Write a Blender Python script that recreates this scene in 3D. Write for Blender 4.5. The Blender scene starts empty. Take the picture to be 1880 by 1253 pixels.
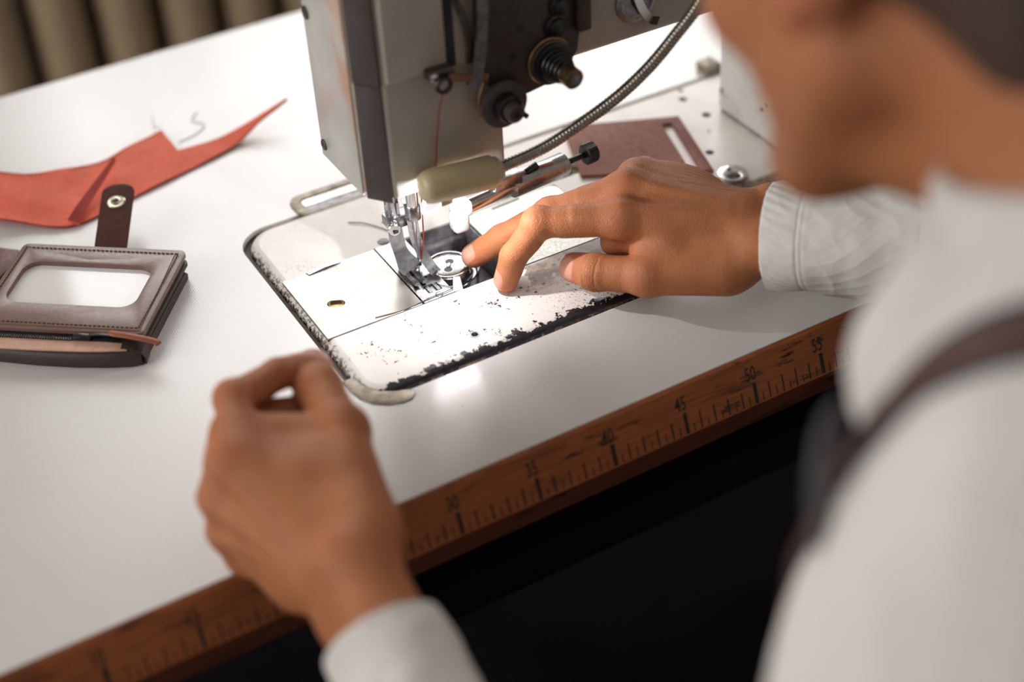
import bpy, bmesh, math, random
import numpy as np
from mathutils import Vector, Matrix
from mathutils.geometry import delaunay_2d_cdt

# ------------------------------------------------------------------ camera, light, exposure
scene = bpy.context.scene
col = scene.collection
scene.view_settings.view_transform = 'Standard'
scene.view_settings.look = 'None'
scene.view_settings.gamma = 1.0
scene.view_settings.use_curve_mapping = False
scene.view_settings.exposure = EXPOSURE = 0.20
scene.cycles.use_denoising = True
scene.cycles.use_adaptive_sampling = True
scene.cycles.adaptive_threshold = 0.03
scene.cycles.max_bounces = 6
scene.cycles.diffuse_bounces = 4
scene.cycles.glossy_bounces = 3
scene.cycles.caustics_reflective = False
scene.cycles.caustics_refractive = False
scene.cycles.sample_clamp_indirect = 8.0

cd = bpy.data.cameras.new('camera')
cam = bpy.data.objects.new('camera', cd)
col.objects.link(cam)
cd.sensor_width = 36.0
cd.lens = 53.66
cd.clip_start = 0.02
R_ = Vector((0.8643, -0.5009, -0.0462)); U_ = Vector((0.3436, 0.5207, 0.7816)); F_ = Vector((0.3674, 0.6914, -0.6221))
m = Matrix((R_, U_, -F_)).transposed().to_4x4()
m.translation = Vector((0.0527, -0.548, 0.5713))
cam.matrix_world = m
cd.dof.use_dof = True
cd.dof.focus_distance = 0.95
cd.dof.aperture_fstop = 2.5
scene.camera = cam

w = bpy.data.worlds.new('overcast_sky'); scene.world = w
w.use_nodes = True
w.node_tree.nodes['Background'].inputs[0].default_value = (0.86, 0.93, 1.0, 1)
w.node_tree.nodes['Background'].inputs[1].default_value = 1.0

def area(name, loc, rot, sx, sy, power, color):
    l = bpy.data.lights.new(name, 'AREA'); l.shape = 'RECTANGLE'; l.size = sx; l.size_y = sy
    l.energy = power; l.color = color
    o = bpy.data.objects.new(name, l); col.objects.link(o); o.location = loc; o.rotation_euler = rot
    return o
# daylight standing in the window openings (back wall and left wall)
area('daylight_back_window', (1.0, 1.43, 0.86), (math.radians(-90), 0, 0), 1.36, 1.16, 21, (1.0, 0.965, 0.93))
area('daylight_left_window', (-1.46, 0.40, 0.80), (0, math.radians(-90), 0), 1.10, 1.60, 24, (1.0, 0.965, 0.93))

# ------------------------------------------------------------------ helpers (lengths in millimetres)
def link(o, parent=None):
    col.objects.link(o)
    if parent is not None: o.parent = parent
    return o

def thing(name, label, cat, base, group=None):
    o = bpy.data.objects.new(name, None); col.objects.link(o)
    o.location = Vector(base) / 1000.0
    o.empty_display_size = 0.02
    o['label'] = label; o['category'] = cat
    o['o'] = [float(x) for x in base]
    if group: o['group'] = group
    return o

def origin_of(p):
    while p is not None:
        if 'o' in p: return np.array(list(p['o']), float)
        p = p.parent
    return np.zeros(3)

def mk(name, vf, mat, parent=None, smooth=True, label=None, kind=None, cat=None, group=None, angle=40, mats=None, midx=None):
    v, f = vf
    v = np.asarray(v, float)
    O = origin_of(parent)
    v = (v - O) / 1000.0
    me = bpy.data.meshes.new(name)
    me.from_pydata([tuple(x) for x in v], [], [tuple(int(i) for i in q) for q in f])
    me.update()
    if mats:
        for q in mats: me.materials.append(q)
        if midx is not None: me.polygons.foreach_set('material_index', np.asarray(midx, np.int32))
    else:
        me.materials.append(mat)
    if smooth:
        me.polygons.foreach_set('use_smooth', [True] * len(me.polygons))
        if angle: me.set_sharp_from_angle(angle=math.radians(angle))
    o = bpy.data.objects.new(name, me)
    link(o, parent)
    if label: o['label'] = label
    if kind: o['kind'] = kind
    if cat: o['category'] = cat
    if group: o['group'] = group
    return o

def join(*parts):
    V = []; F = []; n = 0
    for v, f in parts:
        v = np.asarray(v, float); V.append(v)
        F += [tuple(int(i) + n for i in q) for q in f]; n += len(v)
    return np.concatenate(V), F

def from_bm(bm):
    bm.verts.ensure_lookup_table()
    bm.verts.index_update()
    v = np.array([tuple(x.co) for x in bm.verts]); f = [tuple(x.index for x in q.verts) for q in bm.faces]
    bm.free()
    return v, f

def box(lo, hi, r=0, seg=2):
    bm = bmesh.new()
    bmesh.ops.create_cube(bm, size=1)
    lo = np.array(lo, float); hi = np.array(hi, float)
    for x in bm.verts:
        x.co = Vector((lo + hi) / 2 + np.array(x.co) * (hi - lo))
    if r:
        bmesh.ops.bevel(bm, geom=list(bm.edges), offset=r, segments=seg, profile=0.5, affect='EDGES', clamp_overlap=True)
    bmesh.ops.recalc_face_normals(bm, faces=bm.faces)
    return from_bm(bm)

def frame(d):
    d = np.array(d, float); d /= np.linalg.norm(d)
    a = np.array([0, 0, 1.0]) if abs(d[2]) < 0.9 else np.array([1.0, 0, 0])
    x = np.cross(a, d); x /= np.linalg.norm(x)
    return x, np.cross(d, x), d

def lathe(c, axis, prof, n=32, cap=True):
    """prof: (radius, height along axis) pairs"""
    x, y, d = frame(axis); c = np.array(c, float)
    V = []; F = []
    for r, h in prof:
        for k in range(n):
            a = 2 * math.pi * k / n
            V.append(c + d * h + (x * math.cos(a) + y * math.sin(a)) * r)
    m = len(prof)
    for i in range(m - 1):
        for k in range(n):
            k2 = (k + 1) % n
            F.append((i * n + k, i * n + k2, (i + 1) * n + k2, (i + 1) * n + k))
    if cap:
        F.append(tuple(range(n))[::-1]); F.append(tuple(range((m - 1) * n, m * n)))
    return np.array(V), F

def cyl(a, b, r, r2=None, n=24, bev=0):
    a = np.array(a, float); b = np.array(b, float); L = np.linalg.norm(b - a)
    r2 = r if r2 is None else r2
    if bev: pr = [(r - bev, 0), (r, bev), (r2, L - bev), (r2 - bev, L)]
    else: pr = [(r, 0), (r2, L)]
    return lathe(a, b - a, pr, n)

def spline(pts, n=8):
    """Catmull-Rom through pts"""
    P = np.array(pts, float); P = np.concatenate([[2 * P[0] - P[1]], P, [2 * P[-1] - P[-2]]])
    out = []
    for i in range(1, len(P) - 2):
        for k in range(n):
            t = k / n
            out.append(0.5 * ((2 * P[i]) + (-P[i - 1] + P[i + 1]) * t + (2 * P[i - 1] - 5 * P[i] + 4 * P[i + 1] - P[i + 2]) * t * t + (-P[i - 1] + 3 * P[i] - 3 * P[i + 1] + P[i + 2]) * t ** 3))
    out.append(P[-2])
    return np.array(out)

def sweep(path, sect, up=None, closed=False, cap=True, scale=None):
    """sweep a 2D section (list of (a, b)) along path; a along side, b along normal"""
    P = np.array(path, float); n = len(P); m = len(sect)
    V = []; F = []
    T = np.gradient(P, axis=0) if not closed else (np.roll(P, -1, 0) - np.roll(P, 1, 0))
    T /= np.linalg.norm(T, axis=1)[:, None]
    if up is None:
        x, y, _ = frame(T[0]); N = y
    for i in range(n):
        if up is not None:
            uu = np.array(up[i] if np.ndim(up) == 2 else up, float)
            S = np.cross(T[i], uu); S /= np.linalg.norm(S); N = np.cross(S, T[i])
        else:
            N = N - T[i] * (N @ T[i]); N /= np.linalg.norm(N); S = np.cross(T[i], N)
        sc = 1 if scale is None else scale[i]
        for a, b in sect: V.append(P[i] + (S * a + N * b) * sc)
    rng = n if closed else n - 1
    for i in range(rng):
        j = (i + 1) % n
        for k in range(m):
            k2 = (k + 1) % m
            F.append((i * m + k, i * m + k2, j * m + k2, j * m + k))
    if cap and not closed:
        F.append(tuple(range(m))[::-1]); F.append(tuple(range((n - 1) * m, n * m)))
    return np.array(V), F

def circ(r, n=8): return [(r * math.cos(2 * math.pi * k / n), r * math.sin(2 * math.pi * k / n)) for k in range(n)]
def tube(path, r, n=8, **k): return sweep(path, circ(r, n), **k)

def rrect(x0, x1, y0, y1, r, n=8):
    """rounded rectangle outline, counter-clockwise; r one radius or four (x1y0, x1y1, x0y1, x0y0)"""
    r = [r] * 4 if np.isscalar(r) else r
    out = []
    for (cx, cy, a0, q) in ((x1, y0, -90, r[0]), (x1, y1, 0, r[1]), (x0, y1, 90, r[2]), (x0, y0, 180, r[3])):
        sx = -1 if cx == x1 else 1; sy = -1 if cy == y1 else 1
        if q <= 0: out.append((cx, cy)); continue
        for k in range(n + 1):
            a = math.radians(a0 + 90 * k / n)
            out.append((cx + sx * q + q * math.cos(a), cy + sy * q + q * math.sin(a)))
    return out

def plate(outer, holes, z0, z1, bev=0, P=None):
    """flat plate with holes from 2D outlines; P maps (x, y, z) to world"""
    loops = [[Vector((x, y, 0)) for x, y in l] for l in [outer] + list(holes)]
    pts = [p for l in loops for p in l]
    ed = []; k = 0
    for l in loops:
        ed += [(k + i, k + (i + 1) % len(l)) for i in range(len(l))]; k += len(l)
    r_ = delaunay_2d_cdt([p.to_2d() for p in pts], ed, [], 0, 1e-5, True)
    pts = [Vector((p[0], p[1], 0)) for p in r_[0]]
    def inside(p, l):
        c = False; n = len(l)
        for i in range(n):
            a, b = l[i], l[(i + 1) % n]
            if (a.y > p[1]) != (b.y > p[1]) and p[0] < (b.x - a.x) * (p[1] - a.y) / (b.y - a.y) + a.x: c = not c
        return c
    tri = []
    for t in r_[2]:
        c = sum((pts[i] for i in t), Vector()) / 3
        if inside(c, loops[0]) and not any(inside(c, l) for l in loops[1:]): tri.append(tuple(t))
    bm = bmesh.new()
    vt = [bm.verts.new((p.x, p.y, z1)) for p in pts]
    vb = [bm.verts.new((p.x, p.y, z0)) for p in pts]
    for t in tri:
        if len(set(t)) < 3: continue
        try:
            bm.faces.new([vt[i] for i in t]); bm.faces.new([vb[i] for i in t[::-1]])
        except ValueError: pass
    cnt = {}
    for t in tri:
        for i in range(3):
            e = (t[i], t[(i + 1) % 3]); kk = (min(e), max(e)); cnt.setdefault(kk, []).append(e)
    for kk, es in cnt.items():
        if len(es) == 1:
            a, b = es[0]; bm.faces.new((vt[b], vt[a], vb[a], vb[b]))
    bmesh.ops.recalc_face_normals(bm, faces=bm.faces)
    if bev:
        be = [e for e in bm.edges if len(e.link_faces) == 2 and abs(e.verts[0].co.z - z1) < 1e-6 and abs(e.verts[1].co.z - z1) < 1e-6 and e.calc_face_angle(0) > 1.0]
        bmesh.ops.bevel(bm, geom=be, offset=bev, segments=2, profile=0.5, affect='EDGES')
    v, f = from_bm(bm)
    if P is not None: v = np.array([P(*q) for q in v])
    return v, f

def ellipsoid(c, r, n=16, m=10):
    V = []; F = []
    for i in range(m + 1):
        t = math.pi * i / m
        for k in range(n):
            a = 2 * math.pi * k / n
            V.append((c[0] + r[0] * math.sin(t) * math.cos(a), c[1] + r[1] * math.sin(t) * math.sin(a), c[2] + r[2] * math.cos(t)))
    for i in range(m):
        for k in range(n):
            k2 = (k + 1) % n
            F.append((i * n + k, (i + 1) * n + k, (i + 1) * n + k2, i * n + k2))
    return np.array(V), F

# ------------------------------------------------------------------ procedural materials
class G:
    """small node-graph builder"""
    def __init__(s, name):
        s.m = bpy.data.materials.new(name); s.m.use_nodes = True
        s.t = s.m.node_tree; s.n = s.t.nodes; s.b = s.n['Principled BSDF']
        s.co = s.n.new('ShaderNodeTexCoord').outputs['Object']
    def l(s, a, b): s.t.links.new(a, b)
    def put(s, sock, v):
        if hasattr(v, 'is_linked') or hasattr(v, 'links'): s.l(v, sock)
        else: sock.default_value = v
    def noise(s, scale, detail=4, rough=0.55, vec=None, dist=0, out='Fac'):
        q = s.n.new('ShaderNodeTexNoise'); s.l(vec or s.co, q.inputs['Vector'])
        q.inputs['Scale'].default_value = scale; q.inputs['Detail'].default_value = detail
        q.inputs['Roughness'].default_value = rough; q.inputs['Distortion'].default_value = dist
        return q.outputs[out]
    def voro(s, scale, vec=None, feat='F1'):
        q = s.n.new('ShaderNodeTexVoronoi'); s.l(vec or s.co, q.inputs['Vector']); q.feature = feat
        q.inputs['Scale'].default_value = scale
        return q.outputs['Distance']
    def wave(s, scale, dirn='X', dist=0.5, dscale=2, vec=None):
        q = s.n.new('ShaderNodeTexWave'); q.bands_direction = dirn; s.l(vec or s.co, q.inputs['Vector'])
        q.inputs['Scale'].default_value = scale; q.inputs['Distortion'].default_value = dist; q.inputs['Detail Scale'].default_value = dscale
        q.inputs['Detail'].default_value = 2
        return q.outputs['Fac']
    def mp(s, v, a, b, c=0.0, d=1.0):
        q = s.n.new('ShaderNodeMapRange'); s.put(q.inputs[0], v)
        for i, x in enumerate((a, b, c, d)): q.inputs[i + 1].default_value = x
        return q.outputs[0]
    def math(s, op, a, b=0.0):
        q = s.n.new('ShaderNodeMath'); q.operation = op; s.put(q.inputs[0], a); s.put(q.inputs[1], b)
        return q.outputs[0]
    def mix(s, f, a, b):
        q = s.n.new('ShaderNodeMix'); q.data_type = 'RGBA'; s.put(q.inputs[0], f)
        s.put(q.inputs[6], (*a, 1) if isinstance(a, tuple) and len(a) == 3 else a)
        s.put(q.inputs[7], (*b, 1) if isinstance(b, tuple) and len(b) == 3 else b)
        return q.outputs[2]
    def mixf(s, f, a, b):
        q = s.n.new('ShaderNodeMix'); q.data_type = 'FLOAT'; s.put(q.inputs[0], f); s.put(q.inputs[2], a); s.put(q.inputs[3], b)
        return q.outputs[0]
    def sep(s):
        q = s.n.new('ShaderNodeSeparateXYZ'); s.l(s.co, q.inputs[0]); return q.outputs
    def scaled(s, sx, sy, sz, rot=(0, 0, 0)):
        q = s.n.new('ShaderNodeMapping'); s.l(s.co, q.inputs[0]); q.inputs['Scale'].default_value = (sx, sy, sz); q.inputs['Rotation'].default_value = rot
        return q.outputs[0]
    def attr(s, name):
        q = s.n.new('ShaderNodeAttribute'); q.attribute_name = name; return q.outputs['Fac']
    def bump(s, h, strength=0.3, dist=0.0005, prev=None):
        q = s.n.new('ShaderNodeBump'); s.put(q.inputs['Height'], h)
        q.inputs['Strength'].default_value = strength; q.inputs['Distance'].default_value = dist
        if prev is not None: s.l(prev, q.inputs['Normal'])
        return q.outputs['Normal']
    def set(s, color=None, rough=None, metal=None, normal=None, spec=None, **k):
        i = s.b.inputs
        if color is not None: s.put(i['Base Color'], (*color, 1) if isinstance(color, tuple) and len(color) == 3 else color)
        if rough is not None: s.put(i['Roughness'], rough)
        if metal is not None: s.put(i['Metallic'], metal)
        if spec is not None: s.put(i['Specular IOR Level'], spec)
        if normal is not None: s.l(normal, i['Normal'])
        for a, v in k.items(): s.put(i[a.replace('_', ' ')], v)
        return s.m

def plain(name, c, rough=0.5, metal=0.0, nz=0.12, nscale=120, bump=0.0, bscale=400, spec=None):
    g = G(name)
    n = g.noise(nscale, 5)
    cc = g.mix(g.mp(n, 0.3, 0.7), tuple(x * (1 - nz) for x in c), tuple(min(1, x * (1 + nz)) for x in c))
    nr = g.bump(g.noise(bscale, 3), bump, 0.0004) if bump else None
    return g.set(cc, g.mp(g.noise(nscale * 0.6, 3), 0.3, 0.7, rough * 0.85, min(1, rough * 1.15)), metal, nr, spec)

MT = {}
MT['chrome'] = plain('chrome', (0.66, 0.66, 0.68), 0.16, 1.0, 0.10, 300, 0.05, 600)
MT['steel'] = plain('worn_steel', (0.38, 0.38, 0.40), 0.28, 1.0, 0.25, 250, 0.12, 500)
MT['brushed'] = plain('brushed_steel', (0.48, 0.47, 0.46), 0.28, 1.0, 0.12, 200, 0.1, 700)
MT['darksteel'] = plain('oily_dark_steel', (0.10, 0.09, 0.09), 0.35, 0.85, 0.3, 150, 0.1)
MT['brassy'] = plain('tarnished_brass', (0.40, 0.27, 0.13), 0.35, 1.0, 0.25, 200)
MT['darkbrass'] = plain('oily_brass', (0.16, 0.11, 0.06), 0.4, 0.9, 0.3, 200)
MT['black'] = plain('black_plastic', (0.016, 0.016, 0.018), 0.4, 0.0, 0.1)
MT['blackmetal'] = plain('blackened_metal', (0.05, 0.05, 0.05), 0.32, 0.9, 0.2, 200)
MT['khaki'] = plain('khaki_lamp_body', (0.52, 0.43, 0.26), 0.38, 0.0, 0.06, 60)
MT['whiteplastic'] = plain('white_plastic', (0.62, 0.62, 0.62), 0.35, 0.0, 0.03)
MT['redthread'] = plain('red_thread', (0.25, 0.02, 0.02), 0.8, 0.0, 0.2, 900)
MT['brownthread'] = plain('brown_thread', (0.24, 0.11, 0.05), 0.8, 0.0, 0.2, 900)
MT['darkthread'] = plain('dark_thread', (0.07, 0.04, 0.03), 0.8, 0.0, 0.2, 900)
MT['greythread'] = plain('grey_thread', (0.30, 0.26, 0.26), 0.8, 0.0, 0.2, 900)
MT['plate_dark'] = plain('dark_brown_enamel', (0.050, 0.039, 0.037), 0.42, 0.1, 0.15, 90, 0.05)
MT['cavity'] = plain('oily_cast_iron', (0.34, 0.33, 0.35), 0.5, 0.4, 0.4, 160, 0.3, 500)
MT['rubber'] = plain('dark_brown_rubber', (0.045, 0.030, 0.022), 0.6, 0.0, 0.3, 200)
MT['bronzerim'] = plain('worn_bronze_rim', (0.24, 0.20, 0.155), 0.45, 0.55, 0.45, 160, 0.3, 400)
MT['wall'] = plain('painted_plaster', (0.55, 0.52, 0.48), 0.9, 0.0, 0.04, 4)
MT['ceilingpaint'] = plain('ceiling_paint', (0.75, 0.74, 0.72), 0.9, 0.0, 0.03, 4)
MT['floor'] = plain('dark_floor_boards', (0.007, 0.006, 0.008), 0.95, 0.0, 0.3, 6, spec=0.05)
MT['radiator'] = plain('brown_olive_radiator_paint', (0.56, 0.41, 0.26), 0.45, 0.0, 0.12, 8)
MT['windowframe'] = plain('white_window_paint', (0.75, 0.74, 0.72), 0.5, 0.0, 0.04, 10)
MT['iron'] = plain('black_iron', (0.008, 0.008, 0.010), 0.85, 0.0, 0.2, 40, spec=0.15)
# ---- white laminate with a fine linen emboss, sparse specks and grey scuffs
def laminate():
    g = G('white_linen_laminate')
    a = g.wave(250, 'X', 1.2, 1.5); b = g.wave(250, 'Y', 1.2, 1.5)
    weave = g.math('ADD', g.math('MULTIPLY', a, 0.5), g.math('MULTIPLY', b, 0.5))
    weave = g.math('ADD', weave, g.math('MULTIPLY', g.noise(700, 3), 0.8))
    n = g.noise(7, 2, 0.5)
    c = g.mix(g.mp(n, 0.35, 0.7), (0.69, 0.665, 0.65), (0.655, 0.63, 0.61))
    c = g.mix(g.mp(weave, 0.6, 1.4, 0.0, 0.42), c, (0.45, 0.43, 0.41))
    specks = g.mp(g.noise(420, 2), 0.76, 0.80)
    specks = g.math('MULTIPLY', specks, g.mp(g.noise(30, 2), 0.5, 0.62))
    c = g.mix(specks, c, (0.10, 0.075, 0.06))
    smear = g.mp(g.noise(60, 5, 0.7, g.scaled(1, 3.2, 1, (0, 0, 0.7))), 0.72, 0.80, 0, 0.16)
    c = g.mix(smear, c, (0.40, 0.38, 0.36))
    nr = g.bump(weave, 0.22, 0.0003)
    return g.set(c, g.mp(g.noise(25, 3), 0.3, 0.7, 0.15, 0.19), 0, nr, 0.85)
MT['laminate'] = laminate()

def orange_wood(name, c0, c1, c2):
    g = G(name)
    v = g.scaled(1.0, 14, 14)
    n1 = g.noise(38, 8, 0.65, v); n2 = g.noise(16, 5, 0.6, g.scaled(1, 7, 7), 0.6)
    c = g.mix(g.mp(n1, 0.35, 0.65), c0, c1)
    c = g.mix(g.mp(n2, 0.56, 0.68), c, c2)
    worn = g.mp(g.noise(130, 5, 0.7, g.scaled(0.25, 1, 1)), 0.60, 0.66)
    c = g.mix(worn, c, tuple(x * 0.3 for x in c2))
    return g.set(c, 0.42, 0, g.bump(n1, 0.25, 0.0006), 0.4)
MT['orangewood'] = orange_wood('varnished_orange_wood', (0.42, 0.13, 0.034), (0.30, 0.082, 0.024), (0.13, 0.038, 0.018))
MT['redwood_edge_shade'] = orange_wood('stool_wood_edge_shade', (0.17, 0.05, 0.026), (0.12, 0.035, 0.02), (0.03, 0.012, 0.01))  # stool wood; also paints the shade on the ruler's under-face
MT['ink'] = plain('worn_black_ink', (0.022, 0.018, 0.016), 0.7, 0, 0.4, 600)

# ------------------------------------------------------------------ room
def structure(name, vf, mat, smooth=False):
    return mk(name, vf, mat, None, smooth, kind='structure')
X0, X1, Y0, Y1, Z0, Z1 = -1400, 2300, -1900, 1350, -770, 1950
structure('floor', box((X0, Y0, Z0 - 60), (X1, Y1, Z0)), MT['floor'])
structure('ceiling', box((X0 - 130, Y0 - 130, Z1), (X1 + 130, Y1 + 130, Z1 + 60)), MT['ceilingpaint'])
def wall_xz(u0, u1, hole):     # a wall with one opening, in its own plane
    return plate([(u0, Z0 - 60), (u1, Z0 - 60), (u1, Z1), (u0, Z1)], [[(hole[0], hole[2]), (hole[1], hole[2]), (hole[1], hole[3]), (hole[0], hole[3])]], 0, 130)
BW = (300, 1700, 260, 1460)    # back window  x0 x1 z0 z1
LW = (-430, 1230, 230, 1370)    # left window  y0 y1 z0 z1
v, f = wall_xz(X0 - 130, X1 + 130, BW)
structure('wall_back', (np.stack([v[:, 0], Y1 + v[:, 2], v[:, 1]], 1), [q[::-1] for q in f]), MT['wall'])
v, f = wall_xz(Y0, Y1, LW)
structure('wall_left', (np.stack([X0 - v[:, 2], v[:, 0], v[:, 1]], 1), [q[::-1] for q in f]), MT['wall'])
structure('wall_right', box((X1, Y0, Z0 - 60), (X1 + 130, Y1, Z1)), MT['wall'])
structure('wall_front', box((X0 - 130, Y0 - 130, Z0 - 60), (X1 + 130, Y0, Z1)), MT['wall'])

g = G('window_glass')
tr = g.n.new('ShaderNodeBsdfTransparent'); gl = g.n.new('ShaderNodeBsdfGlossy'); gl.inputs['Roughness'].default_value = 0.02
mx = g.n.new('ShaderNodeMixShader'); mx.inputs[0].default_value = 0.06
g.l(tr.outputs[0], mx.inputs[1]); g.l(gl.outputs[0], mx.inputs[2]); g.l(mx.outputs[0], g.n['Material Output'].inputs['Surface'])
MT['glass'] = g.m
def window(name, hole, bars, crossbars, to):
    u0, u1, z0, z1 = hole
    b = 45
    fr = [box((u0, 30, z0), (u1, 90, z0 + b)), box((u0, 30, z1 - b), (u1, 90, z1)), box((u0, 30, z0 + b), (u0 + b, 90, z1 - b)), box((u1 - b, 30, z0 + b), (u1, 90, z1 - b))]
    v, f = join(*fr)
    o = mk(name, (to(v), f), MT['windowframe'], None, False, kind='structure')
    xs = [u0 + b] + [q for x, wd in bars for q in (x - wd / 2, x + wd / 2)] + [u1 - b]
    for x, wd in bars:
        v, f = box((x - wd / 2, 35, z0 + b), (x + wd / 2, 85, z1 - b)); mk('mullion', (to(v), f), MT['windowframe'], o, False)
    for i in range(0, len(xs), 2):
        lv = [z0 + b] + [q for z, wd in crossbars for q in (z - wd / 2, z + wd / 2)] + [z1 - b]
        for z, wd in crossbars:
            v, f = box((xs[i], 40, z - wd / 2), (xs[i + 1], 80, z + wd / 2)); mk('glazing_bar', (to(v), f), MT['windowframe'], o, False)
        for j in range(0, len(lv), 2):
            v, f = box((xs[i], 58, lv[j]), (xs[i + 1], 61, lv[j + 1])); mk('pane', (to(v), f), MT['glass'], o, False)
    return o
window('window_1', BW, [(545, 40), (1000, 60)], [(1150, 40)], lambda v: np.stack([v[:, 0], Y1 + v[:, 1], v[:, 2]], 1))
window('window_2', LW, [(120, 50), (680, 50)], [(1080, 40)], lambda v: np.stack([X0 - v[:, 1], v[:, 0], v[:, 2]], 1))
structure('trim_1', box((BW[0] - 60, Y1 - 90, BW[2] - 35), (BW[1] + 60, Y1, BW[2]), 4), MT['windowframe'])
structure('baseboard_back', box((X0, Y1 - 18, Z0), (X1, Y1, Z0 + 90)), MT['windowframe'])

# ------------------------------------------------------------------ radiator under the back window
rad = thing('radiator', 'brown cast iron column radiator behind the back edge of the white table', 'radiator', (700, 1230, Z0))
sec = None
pitch = 79.0
for i in range(15):
    cx = 150 + pitch * i
    if sec is None:
        prof = []
        parts = []
        for yy in (1190, 1262):
            path = [(cx, yy, z) for z in np.linspace(-640, -80, 15)]
            sc = [0.72, 0.9, 1] + [1] * 9 + [1, 0.9, 0.72]
            parts.append(sweep(path, [(30 * math.cos(a), 26 * math.sin(a)) for a in np.linspace(0, 2 * math.pi, 20, endpoint=False)], up=(0, 1, 0), scale=sc))
        parts.append(box((cx - 30, 1172, -110), (cx + 30, 1280, -62), 18, 3)); parts.append(box((cx - 30, 1172, -665), (cx + 30, 1280, -615), 18, 3))
        sec = mk('radiator_section', join(*parts), MT['radiator'], rad)
    else:
        o = sec.copy(); col.objects.link(o); o.parent = rad; o.location = (pitch * i / 1000.0, 0, 0)
for z in (-86, -640):
    mk('connecting_pipe', cyl((80, 1226, z), (1330, 1226, z), 17), MT['radiator'], rad)
for x in (215, 1190):
    mk('foot', box((x - 12, 1190, Z0), (x + 12, 1262, -650), 3), MT['radiator'], rad)

# ------------------------------------------------------------------ work table
tbl = thing('work_table', 'white laminate sewing table with a wooden ruler along its front edge', 'table', (350, 285, Z0))
TX0, TX1, TD = -430, 1250, 569
BX0, BX1, BY0, BY1 = 293.0, 770.0, 83.0, 285.0
hole = rrect(BX0 - 4.0, BX1 + 4, BY0 - 2.5, BY1 + 1.2, [16, 16, 24, 22])
v, f = plate([(TX0, 0), (TX1, 0), (TX1, TD), (TX0, TD)], [hole], -40, 0)
mk('tabletop', (v, f), MT['laminate'], tbl, False)
mk('edge_band', box((TX0, TD, -40), (TX1, TD + 2, -0.3)), MT['rubber'], tbl, False)
# wooden front edging: sloped ruler face and an under-face with its shade painted in dark wood
A = [(0.0, -0.6), (-2.0, -2.2), (-13.0, -30.0), (-12.6, -44.0), (0.0, -44.0)]
v = np.array([(x, y, z) for x in (TX0, TX1) for y, z in A]); n = len(A)
f = [(i, (i + 1) % n, n + (i + 1) % n, n + i) for i in range(n)] + [tuple(range(n))[::-1], tuple(range(n, 2 * n))]
edging = mk('wooden_ruler_edge', (v, f), None, tbl, False, label='orange varnished wooden ruler strip with black centimetre marks', mats=[MT['orangewood'], MT['redwood_edge_shade']], midx=[0, 0, 1, 1, 1, 0, 0])
fd = np.array([0, -11.0, -27.8]); fd /= np.linalg.norm(fd); fnrm = np.array([0, -fd[2] * -1, 0])
fnrm = np.array([0.0, -27.8, 11.0]); fnrm /= np.linalg.norm(fnrm)
f0 = np.array([0, -2.0, -2.2])
rnd = random.Random(4)
ticks = []
def onface(x, s, h): return np.array([x, 0, 0]) + f0 + fd * s + fnrm * h
for k in range(-20, 2 * 75):
    x = k * 5.0
    if k % 10 == 0: wd, s0 = 2.6, 15.5
    elif k % 2 == 0: wd, s0 = 1.1, 18.5 + rnd.uniform(-0.6, 0.6)
    else: wd, s0 = 0.75, 23.5 + rnd.uniform(-0.8, 0.8)
    s1 = 28.9
    wd *= rnd.uniform(0.85, 1.1)
    q = [onface(x - wd / 2, s0, 0.05), onface(x + wd / 2, s0, 0.05), onface(x + wd / 2, s1, 0.05), onface(x - wd / 2, s1, 0.05)]
    ticks.append((np.array(q), [(0, 3, 2, 1)]))
mk('scale_marks', join(*ticks), MT['ink'], edging, False, kind='stuff')
def text_mesh(s, size):
    cu = bpy.data.curves.new('t', 'FONT'); cu.body = s; cu.size = size; cu.align_x = 'CENTER'; cu.resolution_u = 3
    cu.offset = 0.012 * size
    ob = bpy.data.objects.new('t', cu); col.objects.link(ob)
    dg = bpy.context.evaluated_depsgraph_get(); dg.update()
    me = bpy.data.meshes.new_from_object(ob.evaluated_get(dg))
    v = np.array([tuple(q.co) for q in me.vertices]); f = [tuple(p.vertices) for p in me.polygons]
    bpy.data.objects.remove(ob); bpy.data.curves.remove(cu); bpy.data.meshes.remove(me)
    return v, f
for n_ in range(5, 75, 5):
    v, f = text_mesh(str(n_), 11.0)
    v = np.array([onface(n_ * 10 + (p[0] * 0.72) - 1.5, 13.6 - p[1] * 1.12, 0.06) for p in v])
    mk('numeral', (v, f), MT['ink'], edging, False)
# dark iron stand under the top; unseen panel added to keep the space dark
mk('added_shade_panel', box((TX0 + 120, 470, -420), (TX1 - 120, 490, -41), 2), MT['iron'], tbl, False)
mk('belly_pan', box((BX0 - 20, 60, -190), (BX1 + 20, 300, -150), 10), MT['iron'], tbl)
for x in (TX0 + 160, TX1 - 160):
    for yy in (70, 500):
        mk('leg', box((x - 30, yy - 25, Z0 + 30), (x + 30, yy + 25, -41), 5), MT['iron'], tbl)
    mk('foot_rail', box((x - 35, 10, Z0), (x + 35, 560, Z0 + 34), 6), MT['iron'], tbl)
mk('stretcher', box((TX0 + 190, 480, -560), (TX1 - 190, 510, -520), 5), MT['iron'], tbl)
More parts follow.
